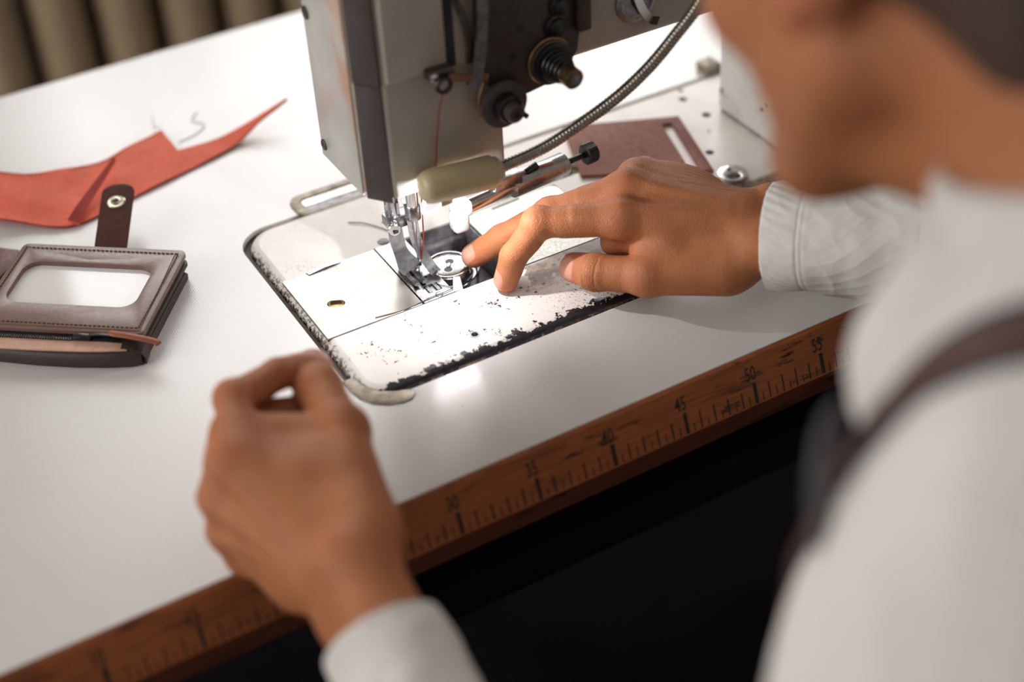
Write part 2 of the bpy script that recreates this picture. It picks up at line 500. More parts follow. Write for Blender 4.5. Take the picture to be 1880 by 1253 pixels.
# ------------------------------------------------------------------ sewing machine
SM = (375.0, 181.0, 0.0)
def bed_paint():
    g = G('cream_enamel_chipped')
    x, y, z = g.sep()
    edge = g.math('MAXIMUM', g.mp(y, -0.097, -0.080, 0.9, 0.0), g.mp(y, -0.096, -0.0915, 1.5, 0.0))
    fine = g.noise(330, 6, 0.6); mid = g.noise(120, 5, 0.6); big = g.noise(45, 3, 0.5)
    c = g.mix(g.mp(big, 0.35, 0.7), (0.80, 0.745, 0.70), (0.73, 0.68, 0.63))
    front = g.mp(y, -0.032, -0.036, 0.0, 1.0)
    back = g.mp(y, 0.036, 0.040, 0.0, 1.0)
    # grime in the texture of the back part
    grime = g.math('MULTIPLY', g.mp(g.noise(900, 2), 0.55, 0.7), g.mp(g.noise(38, 2), 0.5, 0.68))
    c = g.mix(g.math('MULTIPLY', grime, g.math('MULTIPLY', back, 0.55)), c, (0.16, 0.14, 0.13))
    # crazing specks in the rubbed zone of the front strip
    rub = g.math('MULTIPLY', g.mp(x, 0.040, 0.085, 0.0, 1.0), front)
    speck = g.mp(g.noise(850, 3, 0.6, g.scaled(1, 0.6, 1)), 0.57, 0.62)
    c = g.mix(g.math('MULTIPLY', rub, speck), c, (0.10, 0.085, 0.075))
    sand = g.math('MULTIPLY', g.mp(g.math('ADD', g.noise(90, 4), g.mp(x, 0.025, 0.075, -0.15, 0.28)), 0.60, 0.64), g.mp(y, -0.062, -0.048, 0.0, 1.0))
    sand = g.math('MULTIPLY', sand, front)
    c = g.mix(sand, c, g.mix(g.mp(fine, 0.4, 0.6), (0.30, 0.19, 0.11), (0.13, 0.085, 0.055)))
    chipv = g.math('ADD', g.math('MULTIPLY', mid, 0.55), g.math('MULTIPLY', fine, 0.35))
    chip_edge = g.mp(g.math('ADD', chipv, g.math('MULTIPLY', edge, 0.42)), 0.69, 0.70)
    chip_few = g.mp(g.math('ADD', g.math('MULTIPLY', fine, 0.62), g.math('MULTIPLY', big, 0.40)), 0.615, 0.622)
    chip_few = g.math('MULTIPLY', chip_few, front)
    chip = g.math('MAXIMUM', chip_edge, chip_few)
    leftchip = g.math('MULTIPLY', g.mp(x, -0.081, -0.077, 1.0, 0.0), g.mp(fine, 0.50, 0.53))
    chip = g.math('MAXIMUM', chip, leftchip)
    lip = g.math('MULTIPLY', g.mp(z, -0.0012, -0.0022, 0.0, 1.0), g.mp(g.noise(150, 4), 0.50, 0.53))
    dark = g.mix(g.mp(fine, 0.3, 0.7), (0.045, 0.045, 0.058), (0.085, 0.08, 0.09))
    c = g.mix(chip, c, dark)
    c = g.mix(lip, c, g.mix(g.mp(fine, 0.4, 0.6), (0.40, 0.32, 0.23), (0.20, 0.15, 0.10)))
    h = g.math('ADD', g.math('MULTIPLY', g.noise(420, 3), g.mixf(front, 1.0, 0.25)), g.math('MULTIPLY', chip, -1.4))
    return g.set(c, g.mixf(chip, 0.33, 0.25), g.mixf(chip, 0.0, 0.8), g.bump(h, 0.35, 0.0006))
MT['bedpaint'] = bed_paint()
def head_paint():
    g = G('grey_cream_enamel')
    x, y, z = g.sep()
    n = g.noise(30, 5)
    c = g.mix(g.mp(n, 0.3, 0.7), (0.46, 0.42, 0.365), (0.40, 0.365, 0.32))
    stain = g.mp(g.math('ADD', g.noise(42, 3), g.mp(x, -0.036, -0.032, 0.06, -0.2)), 0.62, 0.74, 0, 0.55)
    c = g.mix(stain, c, (0.50, 0.22, 0.10))
    sp = g.mp(g.noise(500, 3), 0.70, 0.74)
    c = g.mix(g.math('MULTIPLY', sp, 0.7), c, (0.08, 0.06, 0.05))
    return g.set(c, 0.30, 0, g.bump(g.noise(300, 3), 0.12, 0.0004))
MT['headpaint'] = head_paint()
def side_paint():
    g = G('grey_enamel_scratched')
    n = g.noise(26, 4)
    c = g.mix(g.mp(n, 0.35, 0.7), (0.56, 0.56, 0.53), (0.46, 0.46, 0.43))
    st = g.mp(g.noise(34, 3, 0.5, g.scaled(1, 1, 0.6)), 0.53, 0.72, 0, 0.75)
    c = g.mix(st, c, (0.55, 0.27, 0.14))
    scr = g.mp(g.noise(60, 4, 0.6, g.scaled(1, 1, 3.0, (0.5, 0, 0)), 1.5), 0.66, 0.72, 0, 0.5)
    c = g.mix(scr, c, (0.24, 0.22, 0.20))
    return g.set(c, 0.30, 0, g.bump(g.noise(260, 3), 0.12, 0.0004))
MT['sidepaint'] = side_paint()
def pillar_paint():
    g = G('white_enamel_pillar')
    c = g.mix(g.mp(g.noise(40, 4), 0.3, 0.7), (0.74, 0.72, 0.68), (0.66, 0.64, 0.60))
    x, y, z = g.sep()
    ch = g.mp(g.math('ADD', g.noise(70, 5, 0.6), g.math('MULTIPLY', g.mp(y, -0.015, -0.045, 0.0, 1.0), g.mp(z, 0.012, 0.05, 0.30, -0.1))), 0.66, 0.67)
    seam = g.math('MULTIPLY', g.mp(z, 0.003, 0.0045, 1.0, 0.0), g.mp(g.noise(160, 4), 0.42, 0.47))
    ch = g.math('MAXIMUM', ch, seam)
    c = g.mix(ch, c, (0.06, 0.055, 0.05))
    return g.set(c, 0.4)
MT['pillarpaint'] = pillar_paint()
def plate_metal():
    g = G('polished_cover_plate')
    sm = g.noise(40, 4)
    c = g.mix(g.mp(sm, 0.3, 0.7), (0.43, 0.405, 0.36), (0.34, 0.325, 0.30))
    rust = g.math('MULTIPLY', g.mp(g.noise(700, 3), 0.55, 0.68), g.mp(g.noise(55, 3), 0.5, 0.65))
    c = g.mix(g.math('MULTIPLY', rust, 0.6), c, (0.18, 0.16, 0.14))
    nr = g.bump(g.noise(260, 4, 0.6, g.scaled(8, 1, 1)), 0.06, 0.0003)
    return g.set(c, g.mp(g.noise(60, 4), 0.3, 0.7, 0.26, 0.40), 1.0, nr)
MT['coverplate'] = plate_metal()
MT['speckplate'] = plain('speckled_cover_plate', (0.46, 0.45, 0.41), 0.42, 0.75, 0.35, 700, 0.1)

sm = thing('sewing_machine', 'cream industrial sewing machine with chipped bed sunk into the white table', 'sewing machine', SM)
TZ = 1.5
circ2 = lambda x, y, r, n=16: [(x + r * math.cos(2 * math.pi * k / n), y + r * math.sin(2 * math.pi * k / n)) for k in range(n)]
rad4 = lambda d: [max(2, 14 - d), max(2, 14 - d), 24 - d, 20 - d]
def bed_outline(d): return rrect(BX0 + d, BX1 - d, BY0 + d, BY1 - d, rad4(d), 10)
holes = [rrect(296, 500.5, 147.3, 218.8, 0.8, 2), rrect(452, 530, 222, 235.5, 6, 6), circ2(373.6, 103.2, 2.2), circ2(640, 264.6, 3.4), circ2(640.8, 236.3, 3.6),
         circ2(612.4, 192.9, 3.3), circ2(628.5, 216, 1.3), circ2(646, 276, 2.2), circ2(566, 110, 3)]
parts = [plate(bed_outline(7.0), holes, -26, TZ)]
rings = [(0, -36), (0, -6.5), (0.7, -3.4), (2.3, -0.7), (4.5, 0.9), (7.0, TZ)]
V = []; F = []
for d, z in rings: V += [(x, y, z) for x, y in bed_outline(d)]
n = len(bed_outline(0))
for i in range(len(rings) - 1):
    for k in range(n): F.append((i * n + k, i * n + (k + 1) % n, (i + 1) * n + (k + 1) % n, (i + 1) * n + k))
parts.append((np.array(V), F))
bed = mk('bed', join(*parts), MT['bedpaint'], sm, True, angle=50)
mk('rubber_gasket', plate(rrect(BX0 - 3.8, BX1 + 3.8, BY0 - 2.3, BY1 + 1.0, [15, 15, 23, 21]), [bed_outline(0.05)], -16, -4.0), MT['rubber'], sm, False)
mk('bobbin_well', join(box((382, 146, -40), (383.6, 219, 0.4)), box((427.2, 146, -40), (429, 219, 0.4)), box((383, 218.2, -40), (428, 220, 0.3)), box((383, 146, -40), (428, 147.6, 0.3)), box((383, 147, -42), (428, 219, -40)),
    box((383.6, 213.0, -40), (427.2, 218.2, -9), 1.5), box((415, 149, -40), (427.2, 213, -22), 2)), MT['cavity'], sm, False)
mk('bed_floor', box((296, 84, -46), (760, 284, -42)), MT['darksteel'], sm, False)
# front strip screw and the screws that hold the plates
def slot_screw(c, r, axis, parent, mat, ang=0.6, h=1.0):
    x, y, d = frame(axis)
    s = mk('screw', lathe(np.array(c) - d * 2, axis, [(r, 0), (r, 2 + h * 0.6), (r * 0.85, 2 + h)], 20), mat, parent)
    t = x * math.cos(ang) + y * math.sin(ang); b = np.cross(d, t)
    c = np.array(c) + d * (h + 0.03)
    q = [c + t * r * 0.82 + b * r * 0.15, c - t * r * 0.82 + b * r * 0.15, c - t * r * 0.82 - b * r * 0.15, c + t * r * 0.82 - b * r * 0.15]
    mk('screw_slot', (np.array(q), [(0, 1, 2, 3)]), MT['black'], s, False)
    return s
mk('screw_well', lathe((373.6, 103.2, -8), (0, 0, 1), [(2.15, 0), (2.15, 9.2), (3.3, 9.62), (3.3, 9.75), (2.3, 9.7), (2.0, 4)], 18), MT['steel'], sm)
for hx_, hy_, hr_ in ((640, 264.6, 3.4), (640.8, 236.3, 3.6), (612.4, 192.9, 3.3), (628.5, 216, 1.3), (646, 276, 2.2), (566, 110, 3)):
    mk('hole_shade_disc', lathe((hx_, hy_, -4), (0, 0, 1), [(hr_ - 0.02, 0), (hr_ - 0.02, 3.4)], 16), MT['black'], bed)  # black discs paint the shade inside the bed holes
# slide plates
finger = [(x, y) for x, y in rrect(-5.5, 5.5, -3.2, 3.2, 3.1, 6)]
ca, sa = math.cos(-0.45), math.sin(-0.45)
finger = [(316 + x * ca - y * sa, 178 + x * sa + y * ca) for x, y in finger]
slp = mk('slide_plate', plate(rrect(296.4, 361.6, 147.8, 218.3, 0.8, 2), [finger], 0.2, 1.9, 0.25), MT['coverplate'], sm, False, label='polished square slide plate with an oval finger hole')
v, f = plate([(314, 214.6), (337, 216.2), (337, 218.0), (313, 218.0)], [], 1.9, 2.05); mk('slide_slot', (v, f), MT['black'], slp, False)
mk('slide_spring', sweep([(314, 216, 2.3), (325, 217, 3.2), (337, 217.6, 2.4)], [(-1.1, 0), (1.1, 0), (1.1, 0.35), (-1.1, 0.35)], up=(0, 0, 1)), MT['chrome'], slp, False)
mk('finger_recess', plate([(x + (x - 316) * 0.06, y + (y - 178) * 0.06) for x, y in finger], [], -2.6, 0.15), MT['brassy'], slp, False)
mk('plate_slot', box((296.2, 147.2, 0.2), (361.8, 147.9, 1.62)), MT['darksteel'], slp, False)
rp = mk('slide_plate', plate(rrect(428.6, 500, 147.8, 218.3, [1, 5, 1, 1], 4), [], 0.2, 1.9, 0.25), MT['coverplate'], sm, False)
v, f = plate([(449, 214.8), (471, 215.8), (471, 217.6), (449, 216.6)], [], 1.9, 2.05); mk('slide_slot', (v, f), MT['black'], rp, False)
mk('worn_patch', plate(rrect(430, 498, 148.6, 176, 2, 3), [], 1.85, 1.93), MT['speckplate'], rp, False)
# needle plate
ndp = mk('needle_plate', plate(rrect(362.4, 383.8, 147.6, 218.3, 0.6, 2), [[(369.5, 155), (379, 155), (379, 163.5), (369.5, 163.5)], circ2(376, 172, 1.1, 10), [(366.6, 172), (368.8, 172), (368.8, 190), (366.6, 190)]], 0.2, 1.95, 0.2), MT['steel'], sm, False, label='grey steel needle plate with feed opening')
mk('plate_screw', lathe((374.5, 150.6, 1.5), (0, 0, 1), [(2.6, 0), (2.6, 0.7), (2.2, 0.9)], 20), MT['steel'], ndp)
sc_ = [box((363.2, y, 1.95), (365.8, y + 0.35, 2.02)) for y in np.arange(170, 190, 1.25)]
mk('engraved_scale', join(*sc_), MT['black'], ndp, False, kind='stuff')
mk('feed_dog', join(*[box((370.4, y, -2), (372.6, y + 0.9, 1.9)) for y in np.arange(155.6, 163, 1.4)], *[box((376.0, y, -2), (378.2, y + 0.9, 1.9)) for y in np.arange(155.6, 163, 1.4)], box((370, 155.2, -5), (378.6, 163.2, 0.6))), MT['steel'], ndp, False)
mk('slot_underlay', box((364, 150, -6), (382.5, 200, -4.5)), MT['blackmetal'], ndp, False)
slot_screw((371.0, 222.8, 1.0), 4.3, (0, 0, 1), sm, MT['darksteel'], 0.9, 0.7)
mk('oil_hole', lathe((381.5, 243, 1.45), (0, 0, 1), [(1.6, 0), (1.6, 0.08)], 14), MT['black'], sm)
# rotary hook and bobbin case
BC = np.array((396.5, 180.0, 0.0))
hk = mk('rotary_hook', lathe(BC + (0, 0, -38), (0, 0, 1), [(9, 0), (9, 12), (18.5, 14), (19.2, 22), (19.2, 27), (17.4, 29), (16.2, 29), (16.0, 25)], 48), MT['chrome'], sm)
mk('hook_point', sweep(spline([BC + (19.4 * math.cos(a), 19.4 * math.sin(a), -10.5 + 2.2 * (a + 2.6)) for a in np.linspace(-2.6, -0.5, 8)], 4), [(-0.6, -1.8), (0.6, -1.8), (0.6, 1.6), (-0.6, 1.6)], up=(0, 0, 1)), MT['chrome'], hk)
bc = mk('bobbin_case', lathe(BC + (0, 0, -16), (0, 0, 1), [(15.5, 0), (15.5, 9), (14.6, 11.2), (14.4, 13), (13.2, 14.1), (11.4, 14.4), (11.0, 13.9), (0.01, 13.9)], 56, cap=False), MT['chrome'], sm, label='round chrome bobbin case in the open well')
mk('case_ring', sweep([BC + (13.9 * math.cos(a), 13.9 * math.sin(a), -1.6) for a in np.linspace(0, 2 * math.pi, 48, endpoint=False)], circ(0.7, 6), closed=True), MT['chrome'], bc)
cap = mk('case_cap', lathe(BC + (0, 0, -2.1), (0, 0, 1), [(10.9, 0), (10.9, 0.25), (10.4, 0.4), (0.01, 0.4)], 48, cap=False), MT['brushed'], bc)
kc = np.array((BC[0] - 0.3, BC[1] - 1.0)); kd_ = np.array((math.cos(-2.15), math.sin(-2.15))); kp = np.array((-kd_[1], kd_[0]))
def keyhole(r, wb, z0, z1):
    c1, c2 = kc + kd_ * 4.4, kc - kd_ * 4.4
    bar = [tuple(kc + kd_ * sx * 3.9 + kp * sy * wb) for sx, sy in ((-1, -1), (1, -1), (1, 1), (-1, 1))]
    return join(plate(circ2(*c1, r), [], z0, z1), plate(circ2(*c2, r), [], z0, z1), plate(bar, [], z0, z1 + 0.01))
mk('latch_rim', keyhole(3.6, 2.3, -1.75, -1.55), MT['chrome'], bc, False)
mk('latch_slot', keyhole(2.9, 1.5, -1.70, -1.45), MT['black'], bc, False)
v, f = box((-2.4, -0.9, -1.6), (2.4, 0.9, -1.0), 0.3)
mk('latch_tongue', (np.array([(kc[0] + kd_[0] * q[0] + kp[0] * q[1], kc[1] + kd_[1] * q[0] + kp[1] * q[1], q[2]) for q in v]), f), MT['chrome'], bc)
mk('position_finger', plate([(384, 150.5), (391, 149.5), (396, 163), (392, 165.5), (389, 160)], [], -2.2, -0.4, 0.2), MT['steel'], sm, False)
# hinge in the table behind the bed, and the corner support
mk('hinge_rim', plate(rrect(337.5, 420, 280, 307.5, [2, 2, 9, 9], 6), [rrect(344.5, 413, 284, 301, [1, 1, 4, 4], 4)], -1.0, 1.1, 0.6), MT['bronzerim'], sm)
mk('hinge_plate', plate(rrect(345, 412.5, 291.5, 300.5, [1, 1, 3, 1], 4), [], -1.0, 0.5, 0.3), MT['coverplate'], sm, False)
mk('hinge_gap', plate(rrect(344.6, 413, 284, 291.4, 1, 3), [], -1.0, 0.15), MT['cavity'], sm, False)
mk('corner_support', plate([(287.5, 108), (287.6, 97), (289.5, 88), (294, 80), (301, 74.5), (309, 71.5), (315, 71.8), (318.6, 75.5), (318, 80), (310, 83), (302, 88), (297, 95), (294, 108)], [], -1, 1.0, 0.5), MT['bronzerim'], sm, label='worn bronze corner support under the bed')
# head, arm and pillar
hd = mk('head', plate([(350, 145), (424, 145), (424, 222), (338, 222), (338, 161)], [], 84, 300), MT['headpaint'], sm, False)
bm = bmesh.new(); bm.from_mesh(hd.data)
bmesh.ops.bevel(bm, geom=[e for e in bm.edges if e.calc_face_angle(0) > 0.3], offset=0.0022, segments=3, profile=0.5, affect='EDGES'); bm.to_mesh(hd.data); bm.free()
hd.data.polygons.foreach_set('use_smooth', [True] * len(hd.data.polygons)); hd.data.set_sharp_from_angle(angle=math.radians(35))
fp = mk('face_plate', plate([(0, 0), (57, 0), (57, 216), (0, 216)], [], 0, 1.6, 0.7, P=lambda a, b, c: (338.2 - c, 162.5 + a, 82.5 + b)), MT['sidepaint'], sm, label='light grey scratched side plate of the machine head')
slot_screw((336.5, 214, 92), 3.6, (-1, 0, 0), fp, MT['darksteel'], 0.4)
slot_screw((336.5, 214, 180), 4.2, (-1, 0, 0), fp, MT['darksteel'], 1.1)
edgeb = mk('corner_band', plate([(-8.6, 0), (8.6, 0), (8.6, 76), (-8.6, 76)], [], 0, 1.0, 0.4, P=lambda a, b, c: (343.9 + a * 0.6 - c * 0.8, 153.1 - a * 0.8 - c * 0.6, 82 + b)), MT['plate_dark'], sm)
mk('corner_band', plate([(-8.8, 0), (8.8, 0), (8.8, 140), (-8.8, 140)], [], 0, 2.2, 0.6, P=lambda a, b, c: (343.9 + a * 0.6 - c * 0.8, 153.1 - a * 0.8 - c * 0.6, 159 + b)), MT['plate_dark'], sm)
mk('front_cover', box((351, 142.6, 160), (403, 146, 300), 1.5, 3), MT['headpaint'], sm)
mk('arm', box((414, 147, 135), (720, 224, 300), 9, 4), MT['headpaint'], sm)
mk('pillar', box((652, 130, 1.0), (764, 240, 300), 5, 3), MT['pillarpaint'], sm)
mk('thread_clip', box((676, 284, 0.2), (690, 300, 7), 1.5), MT['bronzerim'], sm)
# tension bracket on the front of the head
tp = mk('tension_bracket', plate([(409, 300), (409, 152), (413, 141), (424, 132), (438, 129), (452, 131), (466, 138), (473, 147), (475, 160), (475, 300)], [], 0, 6, 1.0, P=lambda a, b, c: (a, 145.2 - c, b)), MT['plate_dark'], sm, label='dark brown thread tension bracket')
for x, z, r in ((434.5, 172, 2.4), (429, 156, 2.4), (441, 167, 1.3), (439, 158, 1.3), (419, 186, 2.0), (413.5, 148, 2.2)):
    mk('bracket_hole', lathe((x, 139.3, z), (0, -1, 0), [(r, 0), (r, 0.15)], 14), MT['black'], tp)
for x, z, r in ((458, 167, 7.5), (461, 179, 7.0)):
    mk('bracket_bolt', lathe((x, 139.5, z), (0, -1, 0), [(r, 0), (r, 2), (r * 0.75, 2.4), (r * 0.7, 4.6), (r * 0.5, 5.2)], 24), MT['blackmetal'], tp)
mk('bracket_block', box((471, 134, 160), (480, 147, 300), 1.6), MT['plate_dark'], tp)
def tension(c, prof, spring):
    t = mk('tension_unit', lathe(c, (0, -1, 0), prof[0], 36), MT['brassy'], sm)
    for p, mat, nm in prof[1:]: mk(nm, lathe(c, (0, -1, 0), p, 36), mat, t)
    if spring:
        r0, r1, h0, h1, tn = spring
        P = []
        for k in range(int(tn * 20) + 1):
            s = k / (tn * 20); a = 2 * math.pi * tn * s; r = r0 + (r1 - r0) * s
            P.append((c[0] + r * math.cos(a), c[1] - (h0 + (h1 - h0) * s), c[2] + r * math.sin(a)))
        mk('spring', tube(P, 0.75, 7, up=(0, -1, 0)), MT['blackmetal'], t)
    return t
tension((452.5, 139.2, 147), [[(12, 0), (14.6, 0.8), (14.6, 2.0), (13, 2.8)], ([(11, 2.8), (14.0, 3.4), (14.0, 4.6), (11, 5.4)], MT['darksteel'], 'disc'), ([(10.6, 5.4), (12.6, 6.0), (12.6, 7.0), (10, 7.6)], MT['blackmetal'], 'disc'), ([(3.2, 7), (3.2, 30)], MT['steel'], 'stud'),
    ([(4.6, 21), (6.2, 21.6), (6.2, 28.6), (5.0, 29.4), (2.2, 29.4), (2.2, 28)], MT['darkbrass'], 'knob')], (10.2, 5.6, 8.5, 21, 4.5))
t1 = tension((419, 139.2, 131), [[(11, 0), (12.6, 0.8), (12.6, 2.6), (11, 3.2)], ([(10, 3.0), (14.6, 3.8), (14.8, 6.4), (13.6, 7.2), (8, 7.6)], MT['plate_dark'], 'disc'), ([(8.6, 7.4), (8.6, 13.5), (7.4, 14.6)], MT['blackmetal'], 'collar'), ([(6.0, 14), (6.0, 19.0), (4.8, 20.2), (2.2, 20.2), (2.2, 18.8)], MT['plate_dark'], 'knob')], None)
mk('stop_pin', cyl((427.5, 133.5, 124.5), (429.5, 126, 123), 1.6, n=12), MT['blackmetal'], t1)
mk('check_spring', tube(spline([(408, 137, 147), (404.5, 136.5, 138), (405.5, 136, 129), (408, 136, 124), (404, 137, 127)], 6), 0.9, 7), MT['brassy'], t1)
# thread path
mk('take_up_slot', box((388.6, 142.2, 160), (394.6, 143.3, 300), 0.3), MT['black'], sm, False)
mk('take_up_lever', sweep(spline([(414, 136.5, 240), (410.5, 136.5, 196), (407.5, 136.5, 170), (403.5, 136.0, 152), (399, 135.5, 147)], 6), [(-3.6, -0.9), (3.6, -0.9), (3.6, 0.9), (-3.6, 0.9)], up=(0, -1, 0)), MT['steel'], sm)
mk('lever_cover', sweep(spline([(396, 140.5, 200), (401, 140, 185), (403, 140, 170), (402.5, 141, 160)], 6), [(-1.8, -1.2), (1.8, -1.2), (1.8, 1.2), (-1.8, 1.2)], up=(0, -1, 0)), MT['darksteel'], sm)
eg = mk('thread_guide', box((374, 136.5, 157.5), (391, 144, 163.5), 1.4), MT['darksteel'], sm)
mk('eyelet', sweep([(382 + 4.2 * math.cos(a), 134.5, 154.5 + 4.2 * math.sin(a)) for a in np.linspace(0, 2 * math.pi, 28, endpoint=False)], circ(1.35, 8), closed=True, up=(0, -1, 0)), MT['blackmetal'], eg)
mk('guide_screw', lathe((377, 137, 160), (0, -1, 0), [(2.6, 0), (2.6, 1.2), (1.8, 1.8)], 16), MT['chrome'], eg)
mk('leaf_spring', sweep(spline([(386, 136, 158), (398, 135.5, 153.5), (411, 136, 150)], 5), [(-0.5, -2.2), (0.5, -2.2), (0.5, 2.2), (-0.5, 2.2)], up=(0, 0, 1)), plain('copper_leaf', (0.45, 0.24, 0.14), 0.35, 1.0), sm)
mk('arm_dial', lathe((518, 147, 163), (0, -1, 0), [(14, 0), (14, 1.6), (11, 3.0), (10, 3.0), (9.4, 2.2)], 36), MT['steel'], sm)
mk('arm_clip', sweep(spline([(515, 143, 172), (519, 141.5, 160), (525, 141, 151), (531, 141.5, 148)], 6), [(-2.6, -0.6), (2.6, -0.6), (2.6, 0.6), (-2.6, 0.6)], up=(0, -1, 0)), MT['chrome'], sm)
mk('thread', tube(spline([(381, 133.8, 152), (379.5, 138, 138), (378.3, 142.5, 115), (377.2, 146, 96), (378.5, 168, 82), (381.5, 178, 66), (381, 178, 50), (380, 177, 38), (379.2, 176.5, 28), (377.5, 178, 14), (376.6, 179.5, 6)], 6), 0.42, 6), MT['redthread'], sm)
# needle bar, presser bar and walking foot
nb = mk('needle_bar', cyl((376, 181, 110), (376, 181, 50), 3.9, n=24), MT['chrome'], sm)
mk('needle_clamp', lathe((376, 181, 41), (0, 0, 1), [(3.2, 0), (4.6, 1), (4.6, 10), (3.9, 11)], 24), MT['steel'], nb)
mk('needle', lathe((376, 181, -1), (0, 0, 1), [(0.15, 0), (0.75, 5), (0.8, 30), (1.1, 32), (1.1, 43)], 12), MT['chrome'], nb)
pb = mk('presser_bar', cyl((367.5, 194.5, 110), (367.5, 194.5, 33), 4.6, n=24), MT['steel'], sm)
ft = mk('presser_foot', sweep(spline([(367, 193.5, 50), (367.3, 193, 36), (367.5, 192, 24), (368.3, 190, 15), (370, 186, 7.5), (371.5, 180, 4)], 5), [(-4.6, -2.4), (4.6, -2.4), (4.6, 2.4), (-4.6, 2.4)], up=(-0.35, -1, 0.5), scale=[1] * 16 + [1.05, 1.1, 1.2, 1.3, 1.4, 1.45, 1.5, 1.5, 1.5, 1.4]), MT['steel'], sm)
for x in (366.4, 371.6):
    mk('toe', sweep(spline([(x, 186, 4.6), (x, 178, 2.9), (x, 170, 3.0), (x, 164, 4.6)], 4), [(-1.5, -0.9), (1.5, -0.9), (1.5, 0.9), (-1.5, 0.9)], up=(0, 0, 1)), MT['brushed'], ft)
inf = mk('inner_foot', sweep(spline([(375.5, 186, 52), (376.5, 185.5, 38), (377.5, 184.5, 24), (379.5, 181, 13), (381.5, 174.5, 6.5), (382.5, 169.5, 4.2)], 5), [(-3.4, -2.2), (3.4, -2.2), (3.4, 2.2), (-3.4, 2.2)], up=(-0.35, -1, 0.5)), MT['steel'], sm)
mk('toe_hole', lathe((382.2, 170.5, 6.55), (0, -0.45, 1), [(1.5, 0), (1.5, 0.25)], 14), MT['black'], inf)
cl = mk('foot_clamp', box((361.5, 187, 33), (378, 199, 41), 1.5), MT['steel'], sm)
mk('clamp_screw', lathe((364.5, 187.5, 36.5), (-0.35, -1, 0.1), [(4.0, 0), (4.2, 0.6), (4.2, 6), (3.6, 6.6)], 24), MT['chrome'], cl)
mk('clamp_slot', box((361.0, 179.6, 36.0), (364.2, 181.0, 37.0)), MT['black'], cl, False)
mk('guide_loop', tube(spline([(382, 172, 62), (377, 167, 58.5), (374.5, 163, 56.5), (377.5, 160.5, 56.0), (383, 161, 57), (388, 163, 58)], 6), 1.35, 8), MT['whiteplastic'], sm)
# adjustable edge guide hanging beside the foot
egd = mk('edge_guide', cyl((463, 174.5, 46), (404, 167.5, 46.5), 4.9, n=28, bev=0.5), MT['chrome'], sm, label='chrome sliding edge guide with black knurled knob')
A_ = np.array((441.0, 172.0, 46.2)); B_ = np.array((484.0, 176.8, 45.8))
mk('sleeve_tube', lathe(A_, B_ - A_, [(5.2, 0), (7.6, 0.3), (7.8, 1.2), (7.8, 42), (7.2, 43.0), (2.2, 43.2)], 36), MT['brushed'], egd)
mk('slide_key', box((448, 170.5, 52.6), (472, 175.0, 55), 0.6), MT['brushed'], egd)
mk('clamp_bolt', lathe((452, 171.5, 53), (0.9, 0, 0.3), [(2.4, 0), (2.4, 9)], 16), MT['blackmetal'], egd)
mk('support_block', box((427, 166, 49), (447, 176, 58), 1.2), MT['steel'], egd)
mk('knob_shaft', cyl((483, 176.7, 45.8), (501, 178.7, 45.6), 2.1, n=18), MT['blackmetal'], egd)
kx, ky, kd = frame((18, 2, -0.2)); V = []; F = []; kn = 72
for h, rr in ((0, 5.6), (0.6, 6.8), (7.6, 6.8), (8.4, 5.8), (8.4, 4.4), (7.6, 4.0)):
    for k in range(kn):
        r_ = rr + (0.28 if (k % 2 == 0 and 0.5 < h < 7.9 and rr > 6) else 0)
        a = 2 * math.pi * k / kn
        V.append(np.array((500.0, 178.6, 45.6)) + kd * h + (kx * math.cos(a) + ky * math.sin(a)) * r_)
for i in range(5):
    for k in range(kn): F.append((i * kn + k, i * kn + (k + 1) % kn, (i + 1) * kn + (k + 1) % kn, (i + 1) * kn + k))
F += [tuple(range(kn))[::-1], tuple(range(5 * kn, 6 * kn))]
mk('knob', (np.array(V), F), MT['blackmetal'], egd, True, angle=20, label='black knurled thumb knob')
mk('guide_foot', join(box((396.5, 162, 42), (408.5, 174, 52), 1.8), box((394.5, 160.5, 32), (405.5, 171.5, 46), 3.2, 3)), MT['whiteplastic'], egd)
# ------------------------------------------------------------------ gooseneck work lamp clamped to the machine arm
lamp = thing('gooseneck_lamp', 'khaki tube work lamp on a ribbed steel gooseneck beside the needle', 'lamp', (388, 133, 91))
La = np.array((365.0, 134.0, 93.2)); Lb = np.array((408.0, 132.0, 90.2)); Ld = (Lb - La) / np.linalg.norm(Lb - La)
mk('lamp_body', lathe(La - Ld * 4, Ld, [(3.5, 0), (7.0, 0.9), (9.2, 3.0), (10.0, 6.0), (10.2, 12), (10.2, 46), (9.4, 47.2), (8.6, 47.4), (8.6, 50), (6.2, 52.5), (4.2, 53)], 40), MT['khaki'], lamp)
for yy in (-3.4, 3.6):
    mk('end_hole', lathe(La - Ld * 2.6 + np.array((0, yy * 0.6, yy * 0.3 + 2)), -Ld + np.array((0, -0.5, 0.4)), [(0.9, 0), (0.9, 1.0)], 12), MT['steel'], lamp)
neckp = spline([(410, 132, 90.2), (417, 131, 92), (441, 127, 98), (461, 122, 108), (484, 116, 122), (503, 110, 139), (519, 106, 157), (532, 104, 172), (546, 106, 192), (558, 120, 212), (566, 136, 224), (570, 141, 227)], 40)
seg = np.linalg.norm(np.diff(neckp, axis=0), axis=1); cum = np.concatenate([[0], np.cumsum(seg)])
ns = int(cum[-1] / 0.75); ss = np.linspace(0, cum[-1], ns); pth = np.stack([np.interp(ss, cum, neckp[:, i]) for i in range(3)], 1)
mk('gooseneck', tube(pth, 3.7, 14, scale=[1.0 if (i // 1) % 3 else 0.92 for i in range(ns)]), plain('gooseneck_steel', (0.34, 0.31, 0.27), 0.30, 1.0, 0.15, 200), lamp, True, angle=25)
